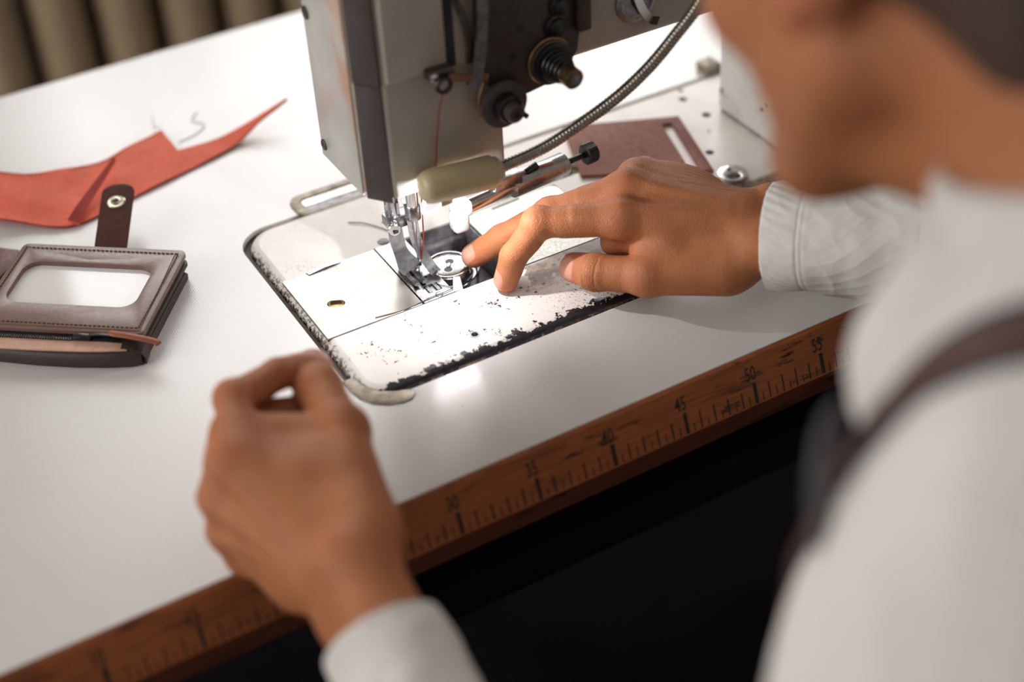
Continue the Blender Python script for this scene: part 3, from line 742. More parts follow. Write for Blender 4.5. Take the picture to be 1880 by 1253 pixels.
mk('clamp', box((560, 141, 218), (584, 147.2, 236), 2), MT['blackmetal'], lamp)
g = G('led_emitter'); g.set((1, 1, 1), 0.4); g.b.inputs['Emission Color'].default_value = (0.93, 0.95, 1.0, 1); g.b.inputs['Emission Strength'].default_value = 6
ledc = La + Ld * 15 + np.array((0, 4.4, -8.9))
mk('led_lens', lathe(ledc, (0.0, 0.44, -0.89), [(3.6, -1.6), (3.8, -0.4), (3.0, 0.2), (0.01, 0.3)], 24, cap=False), g.m, lamp)
lx_, ly_, lz_ = ledc + np.array((0, 1.2, -2.6))
mk('added_glare_hood', box((lx_ - 6, ly_ - 4.2, lz_ - 4.6), (lx_ + 1.8, ly_ - 3.4, lz_ + 4), 0.3), MT['khaki'], lamp, False)  # added lip that blocks the bulb's glare on the table
sp = bpy.data.lights.new('lamp_light', 'POINT'); sp.energy = LAMP_W = 0.32; sp.shadow_soft_size = 0.0015; sp.color = (0.95, 0.96, 1.0)
so = bpy.data.objects.new('lamp_light', sp); col.objects.link(so); so.parent = lamp
so.location = (Vector(ledc + np.array((0, 1.2, -2.6))) - Vector((388, 133, 91))) / 1000

# ------------------------------------------------------------------ leather things on the table
def leather(name, c0, c1, rough, bscale=350, bump=0.25, spec=0.5):
    g = G(name)
    n = g.noise(35, 6, 0.6); f_ = g.noise(bscale, 4, 0.6)
    c = g.mix(g.mp(n, 0.3, 0.7), c0, c1)
    c = g.mix(g.mp(f_, 0.55, 0.75, 0, 0.35), c, tuple(x * 0.6 for x in c1))
    return g.set(c, g.mp(f_, 0.3, 0.7, rough * 0.8, rough * 1.2), 0, g.bump(f_, bump, 0.0004), spec)
MT['coral'] = leather('coral_leather', (0.76, 0.135, 0.068), (0.64, 0.10, 0.05), 0.6, 350, 0.25, 0.25)
MT['coraledge'] = leather('coral_cut_edge', (0.40, 0.045, 0.03), (0.30, 0.03, 0.022), 0.7)
MT['brownl'] = leather('brown_grained_leather', (0.21, 0.12, 0.092), (0.16, 0.088, 0.07), 0.34, 420, 0.22, 0.6)
MT['darkl'] = leather('dark_brown_leather', (0.055, 0.028, 0.024), (0.035, 0.018, 0.016), 0.5)
MT['tabl'] = leather('chocolate_suede', (0.085, 0.032, 0.024), (0.06, 0.024, 0.018), 0.8, 350, 0.25, 0.15)
MT['peach'] = leather('peach_leather_lining', (0.60, 0.36, 0.26), (0.50, 0.28, 0.20), 0.6)
MT['panel'] = leather('red_brown_leather', (0.26, 0.095, 0.065), (0.20, 0.065, 0.045), 0.6, 300, 0.2, 0.3)
MT['wine'] = leather('wine_red_leather', (0.13, 0.018, 0.015), (0.09, 0.012, 0.012), 0.5)
MT['cord'] = leather('orange_brown_cord', (0.33, 0.085, 0.03), (0.22, 0.05, 0.02), 0.5)

def sheet(pairs, thick, across=8):
    """leather sheet from (edge A, edge B) point pairs, real thickness"""
    n = len(pairs); V = []; F = []
    for lay in (thick, 0.0):
        for a, b in pairs:
            a = np.array(a, float); b = np.array(b, float)
            for k in range(across + 1):
                t = k / across; p = a + (b - a) * t
                p = p + np.array((0, 0, lay)); V.append(p)
    m = across + 1; N = n * m
    for i in range(n - 1):
        for k in range(across):
            q = (i * m + k, i * m + k + 1, (i + 1) * m + k + 1, (i + 1) * m + k)
            F.append(q[::-1]); F.append(tuple(x + N for x in q))
    top = len(F)
    for i in range(n - 1):
        F.append((i * m, (i + 1) * m, (i + 1) * m + N, i * m + N)[::-1]); F.append((i * m + across, i * m + across + N, (i + 1) * m + across + N, (i + 1) * m + across)[::-1])
    for k in range(across):
        F.append((k, k + 1, k + 1 + N, k + N)); e = (n - 1) * m; F.append((e + k, e + k + N, e + k + 1 + N, e + k + 1))
    return (np.array(V), F), [0] * top + [1] * (len(F) - top)
scrap = thing('leather_scrap', 'coral red leather offcut with a long pointed tail lying on the table', 'leather scrap', (250, 400, 0))
up_ = [(118, 462, 20), (150, 452, 17), (176, 437, 12), (203, 424.5, 8), (242, 423, 4.2), (270, 432, 3.8), (296.2, 440.2, 3.2), (297.0, 408.4, 1.6), (322, 407, 2.4), (345, 408, 5), (366, 408, 11), (384, 406.4, 18.2)]
lo_ = [(110, 424, 14), (140, 402, 10), (161, 385, 7), (176, 374.5, 4.5), (198, 359, 1.2), (222, 361, 0.4), (252, 370, 0.4), (270, 374.5, 0.4), (310, 385.4, 0.5), (338, 394, 2), (362, 402.5, 9), (384, 405.4, 18)]
prs = []
ua = spline(up_[:7], 5); la = spline(lo_[:7], 5)
prs += list(zip(ua, la))
ub = spline(up_[7:], 5); lb = spline([(253, 370.4, 0.4)] + lo_[8:], 5)
prs += list(zip(ub, lb))
(vf, mi) = sheet(prs, 1.7, 10)
vv = vf[0].copy(); vv[:, 2] += 0.9 * np.sin(vv[:, 0] * 0.11) * np.sin(vv[:, 1] * 0.13) * np.clip(vv[:, 2] / 4, 0, 1)
vv[:, 2] = np.maximum(vv[:, 2], 0.05)
mk('hide', (vv, vf[1]), None, scrap, True, mats=[MT['coral'], MT['coraledge']], midx=mi, angle=60)
edge = [p + np.array((0, -2.2, 1.75)) for p in ua[8:]]
stt = []
for i in range(len(edge) - 1):
    for s in (0.1, 0.6):
        a = edge[i] + (edge[i + 1] - edge[i]) * s; b = edge[i] + (edge[i + 1] - edge[i]) * (s + 0.3)
        stt.append(tube([a, b], 0.3, 5))
mk('stitch_line', join(*stt), MT['darkthread'], scrap, True, kind='stuff')
cu_ = spline([(204, 358, 3), (212, 366, 6), (225, 379, 9), (238, 391, 12), (250, 402, 15)], 6)
wds = np.linspace(5.5, 1.6, len(cu_)); cc = [(p + np.array((-0.6, 0.5, 0.35)) * w_, p + np.array((0.45, -0.35, -0.25)) * w_) for p, w_ in zip(cu_, wds)]
(vf, mi) = sheet(cc, 1.3, 3)
mk('cut_flap', vf, None, scrap, True, mats=[MT['coraledge'], MT['coral']], midx=mi, angle=60)

# wallet: local axes U (along its width) and V (towards the operator)
WO = np.array((165.6, 331.6, 0.0)); WU = np.array((0.786, -0.618, 0)); WV = np.array((-0.618, -0.786, 0))
PW = lambda u, v_, z: WO + WU * u + WV * v_ + np.array((0, 0, z))
wal = thing('wallet', 'brown leather wallet with clear window, snap tab and zip pocket', 'wallet', tuple(PW(55, 45, 0)))
def wbox(u0, u1, v0, v1, z0, z1, r=0):
    v, f = box((u0, v0, z0), (u1, v1, z1), r); return np.array([PW(*q) for q in v]), [q[::-1] for q in f]
def wplate(o, h, z0, z1, bev=0):
    v, f = plate(o, h, z0, z1, bev); return np.array([PW(*q) for q in v]), [q[::-1] for q in f]
def wpath(pts): return [PW(*p) for p in pts]
# pouch: bulging lower body
V = []; F = []
prof = [(2, 0.1), (1, 3.5), (4, 6.5), (30, 7.4), (86, 7.8), (92, 11.4), (97.5, 11.6), (100.2, 9), (101.0, 5), (99.6, 0.1)]
us = [0, 4, 20, 45, 70, 90, 104, 110]
bul = [0.90, 0.95, 1.0, 1.03, 1.03, 1.0, 0.955, 0.90]
for u, b in zip(us, bul):
    for vv_, z in prof: V.append(PW(u, 50 + (vv_ - 50) * b, z * (0.92 if u in (0, 110) else 1)))
m_ = len(prof)
for i in range(len(us) - 1):
    for k in range(m_): F.append((i * m_ + k, i * m_ + (k + 1) % m_, (i + 1) * m_ + (k + 1) % m_, (i + 1) * m_ + k))
F += [tuple(range(m_))[::-1], tuple(range((len(us) - 1) * m_, len(us) * m_))]
mk('pouch', (np.array(V), F), MT['darkl'], wal, True, angle=50)
mk('pouch_edge', sweep(spline(wpath([(-6, 98, 12.2), (20, 97, 12.6), (50, 96.5, 12.4), (80, 95, 12.2), (94, 93.2, 12.0), (101, 91.5, 11.4)]), 6), [(-5.2, 0), (5.2, 0), (5.2, 0.9), (-5.2, 0.9)], up=(0, 0, 1)), MT['peach'], wal, False)
mk('gusset', sweep(spline(wpath([(98, 91.5, 12.2), (105, 91, 11.6), (110, 90.5, 8.5), (111.2, 90, 4.5), (110.6, 89.8, 1.0)]), 6), [(-4.6, 0), (4.6, 0), (4.6, 0.9), (-4.6, 0.9)], up=tuple(WU * 0.6 + np.array((0, 0, 0.8)))), MT['darkl'], wal, False)
mk('back_flap', wplate(rrect(0, 110, 0, 87, 4, 4), [], 8.0, 10.6, 0.5), MT['darkl'], wal, True)
mk('middle_layer', wplate(rrect(1, 109, 1.0, 86, 4, 4), [], 11.0, 14.2, 0.5), MT['darkl'], wal, True)
win = rrect(10.5, 95.5, 20, 63, 10, 8)
mk('window_panel', wplate(rrect(0, 110, 0, 87, 4, 4), [win], 14.5, 17.4, 0.5), MT['brownl'], wal, True, label='grey brown leather front with a rounded window')
mk('card_flap', wplate([(4, 5), (22, 9), (50, 15.5), (72, 12.5), (104, 6), (107.5, 84.5), (2.5, 84.5)], [win], 17.35, 18.1, 0.3), MT['brownl'], wal, True)
g = G('clear_plastic'); g.set((0.74, 0.72, 0.70), 0.07, 0, None, 0.6)
mk('clear_window', wplate(rrect(8, 98, 18, 65, 10, 6), [], 14.2, 14.9), g.m, wal, True, label='glossy clear plastic window')
st_ = []
for a, b in (((4, 4.5), (106, 4.5)), ((106, 4.5), (106, 82.5)), ((106, 82.5), (4, 82.5)), ((4, 82.5), (4, 4.5))):
    L_ = math.hypot(b[0] - a[0], b[1] - a[1]); k_ = int(L_ / 2.9)
    zst = 17.5 if a[1] == b[1] == 4.5 else 18.2
    for i in range(k_):
        s0, s1 = (i + 0.15) / k_, (i + 0.8) / k_
        q0 = PW(a[0] + (b[0] - a[0]) * s0, a[1] + (b[1] - a[1]) * s0, zst); q1 = PW(a[0] + (b[0] - a[0]) * s1 + 0.25, a[1] + (b[1] - a[1]) * s1 + 0.25, zst)
        st_.append(tube([q0, (q0 + q1) / 2 + np.array((0, 0, 0.25)), q1], 0.42, 5))
mk('stitching', join(*st_), MT['darkthread'], wal, True, kind='stuff')
# snap tab
td = np.array((25.8, 53.6, 0)); td /= np.linalg.norm(td); tn = np.array((td[1], -td[0], 0))
tb = np.array((212.0, 298.5, 13.0)); tz = lambda a: 13.0 + 0.16 * a if a > 0 else 13.0
out = [(-10.5, -4), (10.5, -4), (10.8, 54)] + [(10.8 * math.cos(t), 54 + 7.5 * math.sin(t)) for t in np.linspace(0.15, math.pi - 0.15, 11)] + [(-10.8, 54)]
v, f = plate(out, [], 0, 2.0, 0.4)
mk('snap_tab', (np.array([tb + tn * q[0] + td * q[1] + np.array((0, 0, 0.16 * q[1] + q[2])) for q in v]), f), MT['tabl'], wal, True, label='dark brown strap tab with a brass snap')
sc = tb + td * 43 + np.array((0, 0, 0.16 * 43 + 1.9)); sn = np.cross(tn, td + np.array((0, 0, 0.16))); sn /= np.linalg.norm(sn)
sn = sn if sn[2] > 0 else -sn
sb = mk('snap_button', lathe(sc, sn, [(6.2, 0), (6.2, 0.7), (5.4, 1.3), (3.6, 1.2), (3.2, 2.0), (2.3, 2.1), (1.8, 1.0), (0.01, 0.9)], 32, cap=False), plain('pale_brass', (0.55, 0.50, 0.40), 0.25, 1.0, 0.2, 300), wal)
mk('snap_centre', lathe(sc + sn * 0.9, sn, [(1.7, 0), (1.7, 0.2)], 14), MT['blackmetal'], sb)
# zip
zp = mk('zip_tape', sweep(wpath([(-4, 89.5, 13.0), (30, 89.4, 13.2), (70, 88.8, 13.0), (104, 88.2, 12.0)]), [(-2.6, 0), (2.6, 0), (2.6, 0.8), (-2.6, 0.8)], up=(0, 0, 1)), MT['black'], wal, False)
te = []
for u in np.arange(-2, 66, 1.5):
    te.append(wbox(u, u + 0.75, 90.0, 92.4, 13.6, 14.6))
mk('zip_teeth', join(*te), MT['darksteel'], wal, False, kind='stuff')
zs = mk('zip_slider', wbox(67, 79, 87.4, 92.2, 13.6, 17.0, 1.4), MT['blackmetal'], wal)
mk('slider_ring', sweep(spline(wpath([(77, 89.6, 16.6), (85, 89.2, 17.2), (93, 89.2, 16.8)]), 6), [(-0.9, -0.5), (0.9, -0.5), (0.9, 0.5), (-0.9, 0.5)], up=(0, 0, 1)), MT['blackmetal'], zs)
mk('pull_cord', sweep(spline(wpath([(90, 86.5, 16.8), (92, 88, 17.4), (101, 89, 17.2), (112, 90, 16.2), (119, 90.5, 15.0), (121, 91.6, 14.6)]), 6), [(2.4 * math.cos(a), 1.5 * math.sin(a)) for a in np.linspace(0, 2 * math.pi, 10, endpoint=False)], up=(0, 0, 1)), MT['cord'], zs, label='orange brown leather zip pull')
mk('rivet', lathe(PW(30, 99.8, 5.5), WV, [(2.4, 0), (2.2, 0.9), (1.2, 1.3)], 16), MT['brassy'], wal)

# wine red leather piece at the left edge, behind the wallet
wn = thing('leather_strap', 'dark wine red leather strap end tucked behind the wallet', 'strap', (140, 345, 0))
mk('strap_body', plate([(96, 372), (128, 366), (150, 362), (163, 349), (158, 337), (140, 322), (110, 330)], [], 0.1, 3.0, 0.6), MT['wine'], wn)
mk('wire_ring', sweep([(148 + 9 * math.cos(a), 371 + 3 * math.cos(a), 11 + 9 * math.sin(a)) for a in np.linspace(0, 2 * math.pi, 40, endpoint=False)], circ(0.6, 6), closed=True, up=(0.3, -1, 0)), MT['darksteel'], wn)

# red-brown leather panel on the bed, with a slot
pn_o = [(543.5, 278.0), (519.5, 214.5), (598.5, 169.0), (620.5, 242.5)]
sl = [(604.0, 240.0), (611.0, 237.6), (592.5, 177.0), (585.8, 180.6)]
pnl = thing('leather_patch', 'red brown leather panel with a slot lying on the machine bed', 'leather', (570, 226, 1.6))
mk('panel_sheet', plate(pn_o, [sl], 1.62, 4.4, 0.4), MT['panel'], pnl)
# loose round metal fitting
fit = thing('metal_fitting', 'round grey metal fitting on the machine bed behind the hand', 'metal fitting', (606, 158, 1.6))
mk('disc', plate(circ2(606, 158, 10.5, 36), [rrect(600, 609, 150.5, 158, 3, 4)], 1.62, 5.2, 0.8), MT['brushed'], fit)
mk('pin', lathe((607, 163.5, 5.0), (0, 0, 1), [(2.4, 0), (2.4, 1.2), (1.6, 1.8)], 18), MT['chrome'], fit)

# loose threads
th = mk('loose_thread', tube(spline([(361.1, 255.9, 2.0), (366, 251.5, 2.4), (369.7, 248.5, 2.2), (376.3, 238, 2.1), (379, 232, 2.0)], 6), 0.35, 6), MT['brownthread'], None, label='short brown thread end lying on the textured bed', cat='thread')
mk('loose_thread', tube(spline([(377, 163, 2.4), (379.5, 158.5, 2.3), (383.8, 151, 2.6), (366, 150, 2.3), (350, 148, 2.2), (330, 151, 2.2)], 6), 0.22, 5), MT['darkthread'], None, label='dark thread tail from the needle plate across the slide plate', cat='thread')
mk('loose_thread', tube(spline([(297, 443, 4.9), (294, 452, 3), (296, 460, 0.9), (299, 470, 0.5)], 6), 0.3, 5), MT['greythread'], None, label='grey thread standing off the corner of the coral leather', cat='thread')
mk('loose_thread', tube(spline([(303, 424, 0.5), (318, 428, 0.4), (328, 437, 0.4), (322, 448, 0.4), (330, 458, 0.4)], 6), 0.3, 5), MT['greythread'], None, label='curled grey thread on the white table behind the coral leather', cat='thread')
# ------------------------------------------------------------------ person: smooth organic surfaces from blended round cones
def smin(a, b, k):
    h = np.clip(0.5 + 0.5 * (b - a) / k, 0, 1)
    return b + (a - b) * h - k * h * (1 - h)

class Field:
    def __init__(s, lo, hi, h):
        s.lo = np.array(lo, np.float32); s.h = h
        s.n = np.ceil((np.array(hi) - s.lo) / h).astype(int) + 1
        s.F = np.full(s.n, 40.0, np.float32)
    def _block(s, lo, hi):
        i0 = np.clip(np.floor((lo - s.lo) / s.h).astype(int), 0, s.n); i1 = np.clip(np.ceil((hi - s.lo) / s.h).astype(int) + 1, 0, s.n)
        if (i1 <= i0).any(): return None
        ax = [s.lo[d] + s.h * np.arange(i0[d], i1[d], dtype=np.float32) for d in range(3)]
        return tuple(slice(i0[d], i1[d]) for d in range(3)), ax[0][:, None, None], ax[1][None, :, None], ax[2][None, None, :]
    def cone(s, a, b, r1, r2, k=5.0, flat=None, sub=False):
        a = np.array(a, np.float32); b = np.array(b, np.float32); r = max(r1, r2) + max(12.0, 3 * s.h, k)
        q = s._block(np.minimum(a, b) - r, np.maximum(a, b) + r)
        if q is None: return s
        sl, X, Y, Z = q
        ba = b - a; L = max(float(ba @ ba), 1e-6)
        x, y, z = X - a[0], Y - a[1], Z - a[2]
        t = np.clip((x * ba[0] + y * ba[1] + z * ba[2]) / L, 0, 1)
        x = x - t * ba[0]; y = y - t * ba[1]; z = z - t * ba[2]
        if flat is not None:
            n = np.array(flat[0], np.float32); n /= np.linalg.norm(n); d = (x * n[0] + y * n[1] + z * n[2]) * (flat[1] - 1)
            x = x + n[0] * d; y = y + n[1] * d; z = z + n[2] * d
        D = np.sqrt(x * x + y * y + z * z) - (r1 + (r2 - r1) * t)
        if sub: s.F[sl] = -smin(-s.F[sl], D, k)
        else: s.F[sl] = smin(s.F[sl], D, k) if k > 0 else np.minimum(s.F[sl], D)
        return s
    def ball(s, c, r, k=5.0, flat=None, sub=False): return s.cone(c, np.array(c) + (0, 0, 0.01), r, r, k, flat, sub)
    def ell(s, c, ax, rad, k=5.0, sub=False):
        """ellipsoid with axes (3 unit vectors) and radii"""
        c = np.array(c, np.float32); R = max(rad) + max(12.0, 3 * s.h, k)
        q = s._block(c - R, c + R)
        if q is None: return s
        sl, X, Y, Z = q
        x, y, z = X - c[0], Y - c[1], Z - c[2]
        k0 = 0; k1 = 0
        for e, r in zip(ax, rad):
            e = np.array(e, np.float32); e = e / np.linalg.norm(e)
            p = x * e[0] + y * e[1] + z * e[2]; k0 = k0 + (p / r) ** 2; k1 = k1 + (p / r ** 2) ** 2
        k0 = np.sqrt(k0); k1 = np.sqrt(k1) + 1e-6
        D = k0 * (k0 - 1) / k1
        if sub: s.F[sl] = -smin(-s.F[sl], D, k)
        else: s.F[sl] = smin(s.F[sl], D, k)
        return s
    def merge(s, o): s.F = np.minimum(s.F, o.F); return s

def surface_nets(F, lo, h):
    S = F < 0
    nx, ny, nz = F.shape
    acc = np.zeros((nx - 1, ny - 1, nz - 1, 3), np.float32); cnt = np.zeros((nx - 1, ny - 1, nz - 1), np.float32)
    cor = [(i, j, k) for i in (0, 1) for j in (0, 1) for k in (0, 1)]
    view = lambda A, c: A[c[0]:nx - 1 + c[0], c[1]:ny - 1 + c[1], c[2]:nz - 1 + c[2]]
    act = np.zeros((nx - 1, ny - 1, nz - 1), bool); al = np.ones_like(act)
    for c in cor: act |= view(S, c); al &= view(S, c)
    act &= ~al
    idx = np.argwhere(act)
    pos = np.zeros((len(idx), 3), np.float32); ct = np.zeros(len(idx), np.float32)
    cv = {c: F[idx[:, 0] + c[0], idx[:, 1] + c[1], idx[:, 2] + c[2]] for c in cor}
    for c in cor:
        for d in range(3):
            if c[d] == 0:
                e = list(c); e[d] = 1; e = tuple(e)
                a, b = cv[c], cv[e]; mk_ = (a < 0) != (b < 0)
                t = np.where(mk_, a / np.where(mk_, a - b, 1), 0)
                p = np.tile(np.array(c, np.float32), (len(idx), 1)); p[:, d] += t
                pos += p * mk_[:, None]; ct += mk_
    V = (idx + pos / np.maximum(ct, 1)[:, None]) * h + lo
    ids = np.full(act.shape, -1, np.int64); ids[tuple(idx.T)] = np.arange(len(idx))
    Q = []
    for d in range(3):
        a, b = (d + 1) % 3, (d + 2) % 3
        sl0 = [slice(None)] * 3; sl1 = [slice(None)] * 3; sl0[d] = slice(0, -1); sl1[d] = slice(1, None)
        ch = S[tuple(sl0)] != S[tuple(sl1)]
        e = np.argwhere(ch); e = e[(e[:, a] > 0) & (e[:, b] > 0) & (e[:, a] < F.shape[a] - 1) & (e[:, b] < F.shape[b] - 1)]
        da = np.zeros(3, int); da[a] = 1; db = np.zeros(3, int); db[b] = 1
        q = np.stack([ids[tuple((e - da - db).T)], ids[tuple((e - db).T)], ids[tuple(e.T)], ids[tuple((e - da).T)]], 1)
        inside = S[tuple(e.T)]
        q[~inside] = q[~inside][:, ::-1]
        Q.append(q)
    return V, np.concatenate(Q)

def vert_normals(V, Q):
    n = np.cross(V[Q[:, 2]] - V[Q[:, 0]], V[Q[:, 3]] - V[Q[:, 1]])
    N = np.zeros_like(V)
    for k in range(4): np.add.at(N, Q[:, k], n)
    return N / (np.linalg.norm(N, axis=1)[:, None] + 1e-9)
def relax(V, Q, it=2, lam=0.5):
    for _ in range(it):
        A = np.zeros_like(V); c = np.zeros(len(V))
        for k in range(4):
            for j in (1, 3):
                np.add.at(A, Q[:, k], V[Q[:, (k + j) % 4]]); np.add.at(c, Q[:, k], 1)
        V = V + (A / np.maximum(c, 1)[:, None] - V) * lam
    return V
P3 = lambda *a: np.array(a, float)
unit = lambda a: np.array(a, float) / np.linalg.norm(a)

def hand(J, dorsal, lo, hi, h, wristdir, wrr, scale=1.0, extra=(), tsc=1.0):
    """J: joint positions. one continuous surface: palm, thumb and four separate fingers"""
    H = {k: np.array(v, float) for k, v in J.items()}
    dn = unit(dorsal)
    palm = Field(lo, hi, h)
    s = scale
    wr = H['wr']; wu, wa = H['wu'], H['wa']          # wrist centre, ulnar and radial side
    # forearm and wrist
    el = wr + np.array(wristdir, float) * 110
    palm.cone(wu, wu + np.array(wristdir) * 110, wrr * s, 19 * s, 12).cone(wa, wa + np.array(wristdir) * 110, (wrr + 0.8) * s, 20 * s, 14)
    palm.cone(wu, wa, wrr * s, wrr * s, 10)
    # metacarpals
    for k, r0, r1 in (('i', 14.5, 11.6), ('m', 14.5, 11.8), ('r', 13.5, 10.8), ('p', 13, 9.8)):
        m0 = wr + (H[k + 'm'] - wr) * 0.22
        c = H[k + 'm'] - dn * 3.0
        palm.cone(m0 - dn * 1.0, c, r0 * s, r1 * s, 11)
        palm.ball(H[k + 'm'] + dn * 0.6, 8.6 * s * r1 / 11.6, 7)
    pc = (H['im'] + H['pm'] + wr * 1.0) / 3 - dn * 9
    palm.ell(pc, (unit(H['pm'] - H['im']), unit(H['mm'] - wr), dn), (34 * s, 40 * s, 14 * s), 10)
    # tendons fanning over the back of the hand
    for k in 'imr':
        a = wr + (H[k + 'm'] - wr) * 0.30 + dn * 12.2 * s; b = H[k + 'm'] + dn * 8.4 * s
        palm.cone(a, b, 1.5, 2.0, 6.5)
    # thumb mound and thumb metacarpal
    palm.cone(H['tc'], H['tm'], 15.0 * s, 12.2 * s, 12)
    palm.cone(wr + (H['tc'] - wr) * 0.7 - dn * 6, H['tm'] * 0.55 + H['im'] * 0.25 + wr * 0.2 - dn * 10, 15 * s, 12 * s, 13)
    web = H['tm'] * 0.50 + H['im'] * 0.50 - dn * 6
    palm.cone(H['tc'] * 0.45 + H['im'] * 0.55 - dn * 6, web + (H['tc'] - web) * 0.25, 10 * s, 7.5 * s, 12)
    for e in extra: palm.cone(*e)
    fingers = []
    dims = dict(i=(10.6, 9.5, 8.3, 7.3), m=(10.8, 9.7, 8.5, 7.4), r=(10.2, 9.2, 8.1, 7.0), p=(9.0, 8.0, 7.1, 6.2))
    for k in 'imrp':
        r = [x * s for x in dims[k]]
        a, b, c, d = H[k + 'm'], H[k + 'p'], H[k + 'd'], H[k + 't']
        palm.cone(a - dn * 2.5, a + (b - a) * 0.55, r[0] * 1.04, r[1] * 1.03, 7)
        f_ = Field(lo, hi, h)
        f_.cone(a - dn * 2, b, r[0], r[1] * 0.98, 4).cone(b, c, r[1] * 0.97, r[2] * 0.97, 4.5).cone(c, d, r[2] * 0.98, r[3], 4)
        u = unit(b - a); w_ = unit(c - b); back = unit(u - w_) if np.linalg.norm(u - w_) > 0.2 else dn
        f_.ball(b + back * 1.6, r[1] * 0.93, 4)                         # knuckle
        u2 = unit(c - b); pal = np.cross(np.cross(back, u2), u2); pal = unit(pal)
        f_.cone(a + (b - a) * 0.35 - back * 2.2, a + (b - a) * 0.7 - back * 2.4, r[0] * 0.72, r[1] * 0.75, 4)
        f_.cone(b + (c - b) * 0.4 - back * 1.8, b + (c - b) * 0.6 - back * 1.8, r[1] * 0.76, r[2] * 0.8, 4)
        f_.cone(c + (d - c) * 0.5 - back * 1.2, d - back * 1.0, r[3] * 0.92, r[3] * 0.86, 4)   # finger pad
        fingers.append(f_)
    t = Field(lo, hi, h)
    a, b, c = H['tm'], H['ti'], H['tt']
    tn_ = unit(H.get('tn', dn)); 
    s = s * tsc
    t.cone(H['tc'], a, 13 * s, 12 * s, 6).cone(a, b, 11.6 * s, 10.8 * s, 5).cone(b, c, 10.9 * s, 9.0 * s, 5, (tn_, 1.12))
    t.ball(b + tn_ * 1.4, 10.0 * s, 4).ball(a + tn_ * 1.2, 11.6 * s, 6)
    t.cone(b + (c - b) * 0.6 - tn_ * 2.5, c - tn_ * 2.0, 8.6 * s, 7.4 * s, 5)
    for f_ in fingers: palm.merge(f_)
    palm.F = smin(palm.F, t.F, 1.6)
    V, Q = surface_nets(palm.F, palm.lo, h)
    V = relax(V, Q, 2, 0.5)
    return V, Q, H

def val_noise(P, sc, seed=0):
    """cheap smooth noise at points"""
    rs = np.random.RandomState(seed); out = np.zeros(len(P))
    for _ in range(9):
        k = rs.normal(0, 1, 3) * sc; out += np.sin(P @ k + rs.uniform(0, 6.28))
    return out / 4.0
def crease(V, N, c, axis, nrm, offs, width, ext, depth):
    """shallow skin folds across a joint"""
    axis = unit(axis); nrm = unit(nrm); d = V - c
    s_ = d @ axis; up_ = d @ nrm; lat = np.linalg.norm(d - np.outer(s_, axis), axis=1)
    wig = val_noise(V, 0.35, 3) * 0.7
    disp = np.zeros(len(V))
    for o in offs: disp -= np.exp(-((s_ - o + wig) / width) ** 2)
    mask = np.clip((up_ - 1) / 4, 0, 1) * np.clip((ext - lat) / 4, 0, 1) * (np.abs(s_) < 14)
    return V + N * (disp * mask * depth)[:, None]

# ---- right hand on the bed: index tip on the cream strip, middle finger on the bobbin case
RJ = dict(wr=(544, 42, 47), wu=(555, 54, 51), wa=(533, 33, 46), im=(474, 95, 54), ip=(433, 124, 48.5), id=(417.5, 130, 26), it=(412.2, 132, 9.6),
          mm=(490, 112, 60), mp=(451, 141, 39), md=(425, 158.5, 20.5), mt=(409.5, 169, 7.0),
          rm=(506, 126, 55), rp=(490, 146, 22), rd=(498, 128, 10), rt=(508, 116, 14),
          pm=(520, 137, 47), pp=(509, 150, 18), pd=(516, 134, 10), pt=(522, 124, 13),
          tc=(513, 43, 30), tm=(476, 69, 25), ti=(454.5, 94.5, 20.5), tt=(449.5, 111.5, 16), tn=(-0.75, -0.55, 0.45))
Rdn = (-0.08, -0.33, 0.94)
Rdir = unit(P3(603, -35, 60) - P3(544, 42, 47))
RV, RQ, RH = hand(RJ, Rdn, (396, -70, -8), (640, 190, 92), 0.9, Rdir, 14.0, 1.0, [((487, 100, 34), (476, 104, 30), 11, 10, 7)])
N_ = vert_normals(RV, RQ)
for c, ax, nr, offs, wd, ext, dp in (
        (RH['ip'], RH['id'] - RH['im'], unit(unit(RH['ip'] - RH['im']) - unit(RH['id'] - RH['ip'])), (-3.4, -1.2, 1.0, 3.2), 0.7, 12, 0.6),
        (RH['id'], RH['it'] - RH['ip'], (-1, -0.2, 0.2), (-1.2, 1.0), 0.6, 10, 0.28),
        (RH['mp'], RH['md'] - RH['mm'], (-0.2, -0.3, 1), (-3, -1, 1, 3), 0.7, 12, 0.35),
        (RH['md'], RH['mt'] - RH['mp'], (-0.3, -0.3, 1), (-1.6, 0.2, 1.8), 0.6, 10, 0.30),
        (RH['ti'], RH['tt'] - RH['tm'], (-0.75, -0.55, 0.45), (-5.0, -3.0, -1.0, 1.0, 3.0), 0.75, 15, 0.75),
        (RH['tm'], RH['ti'] - RH['tc'], (-0.6, -0.6, 0.5), (-3, 0, 3), 1.0, 15, 0.4)):
    RV = crease(RV, N_, c, ax, nr, offs, wd, ext, dp)
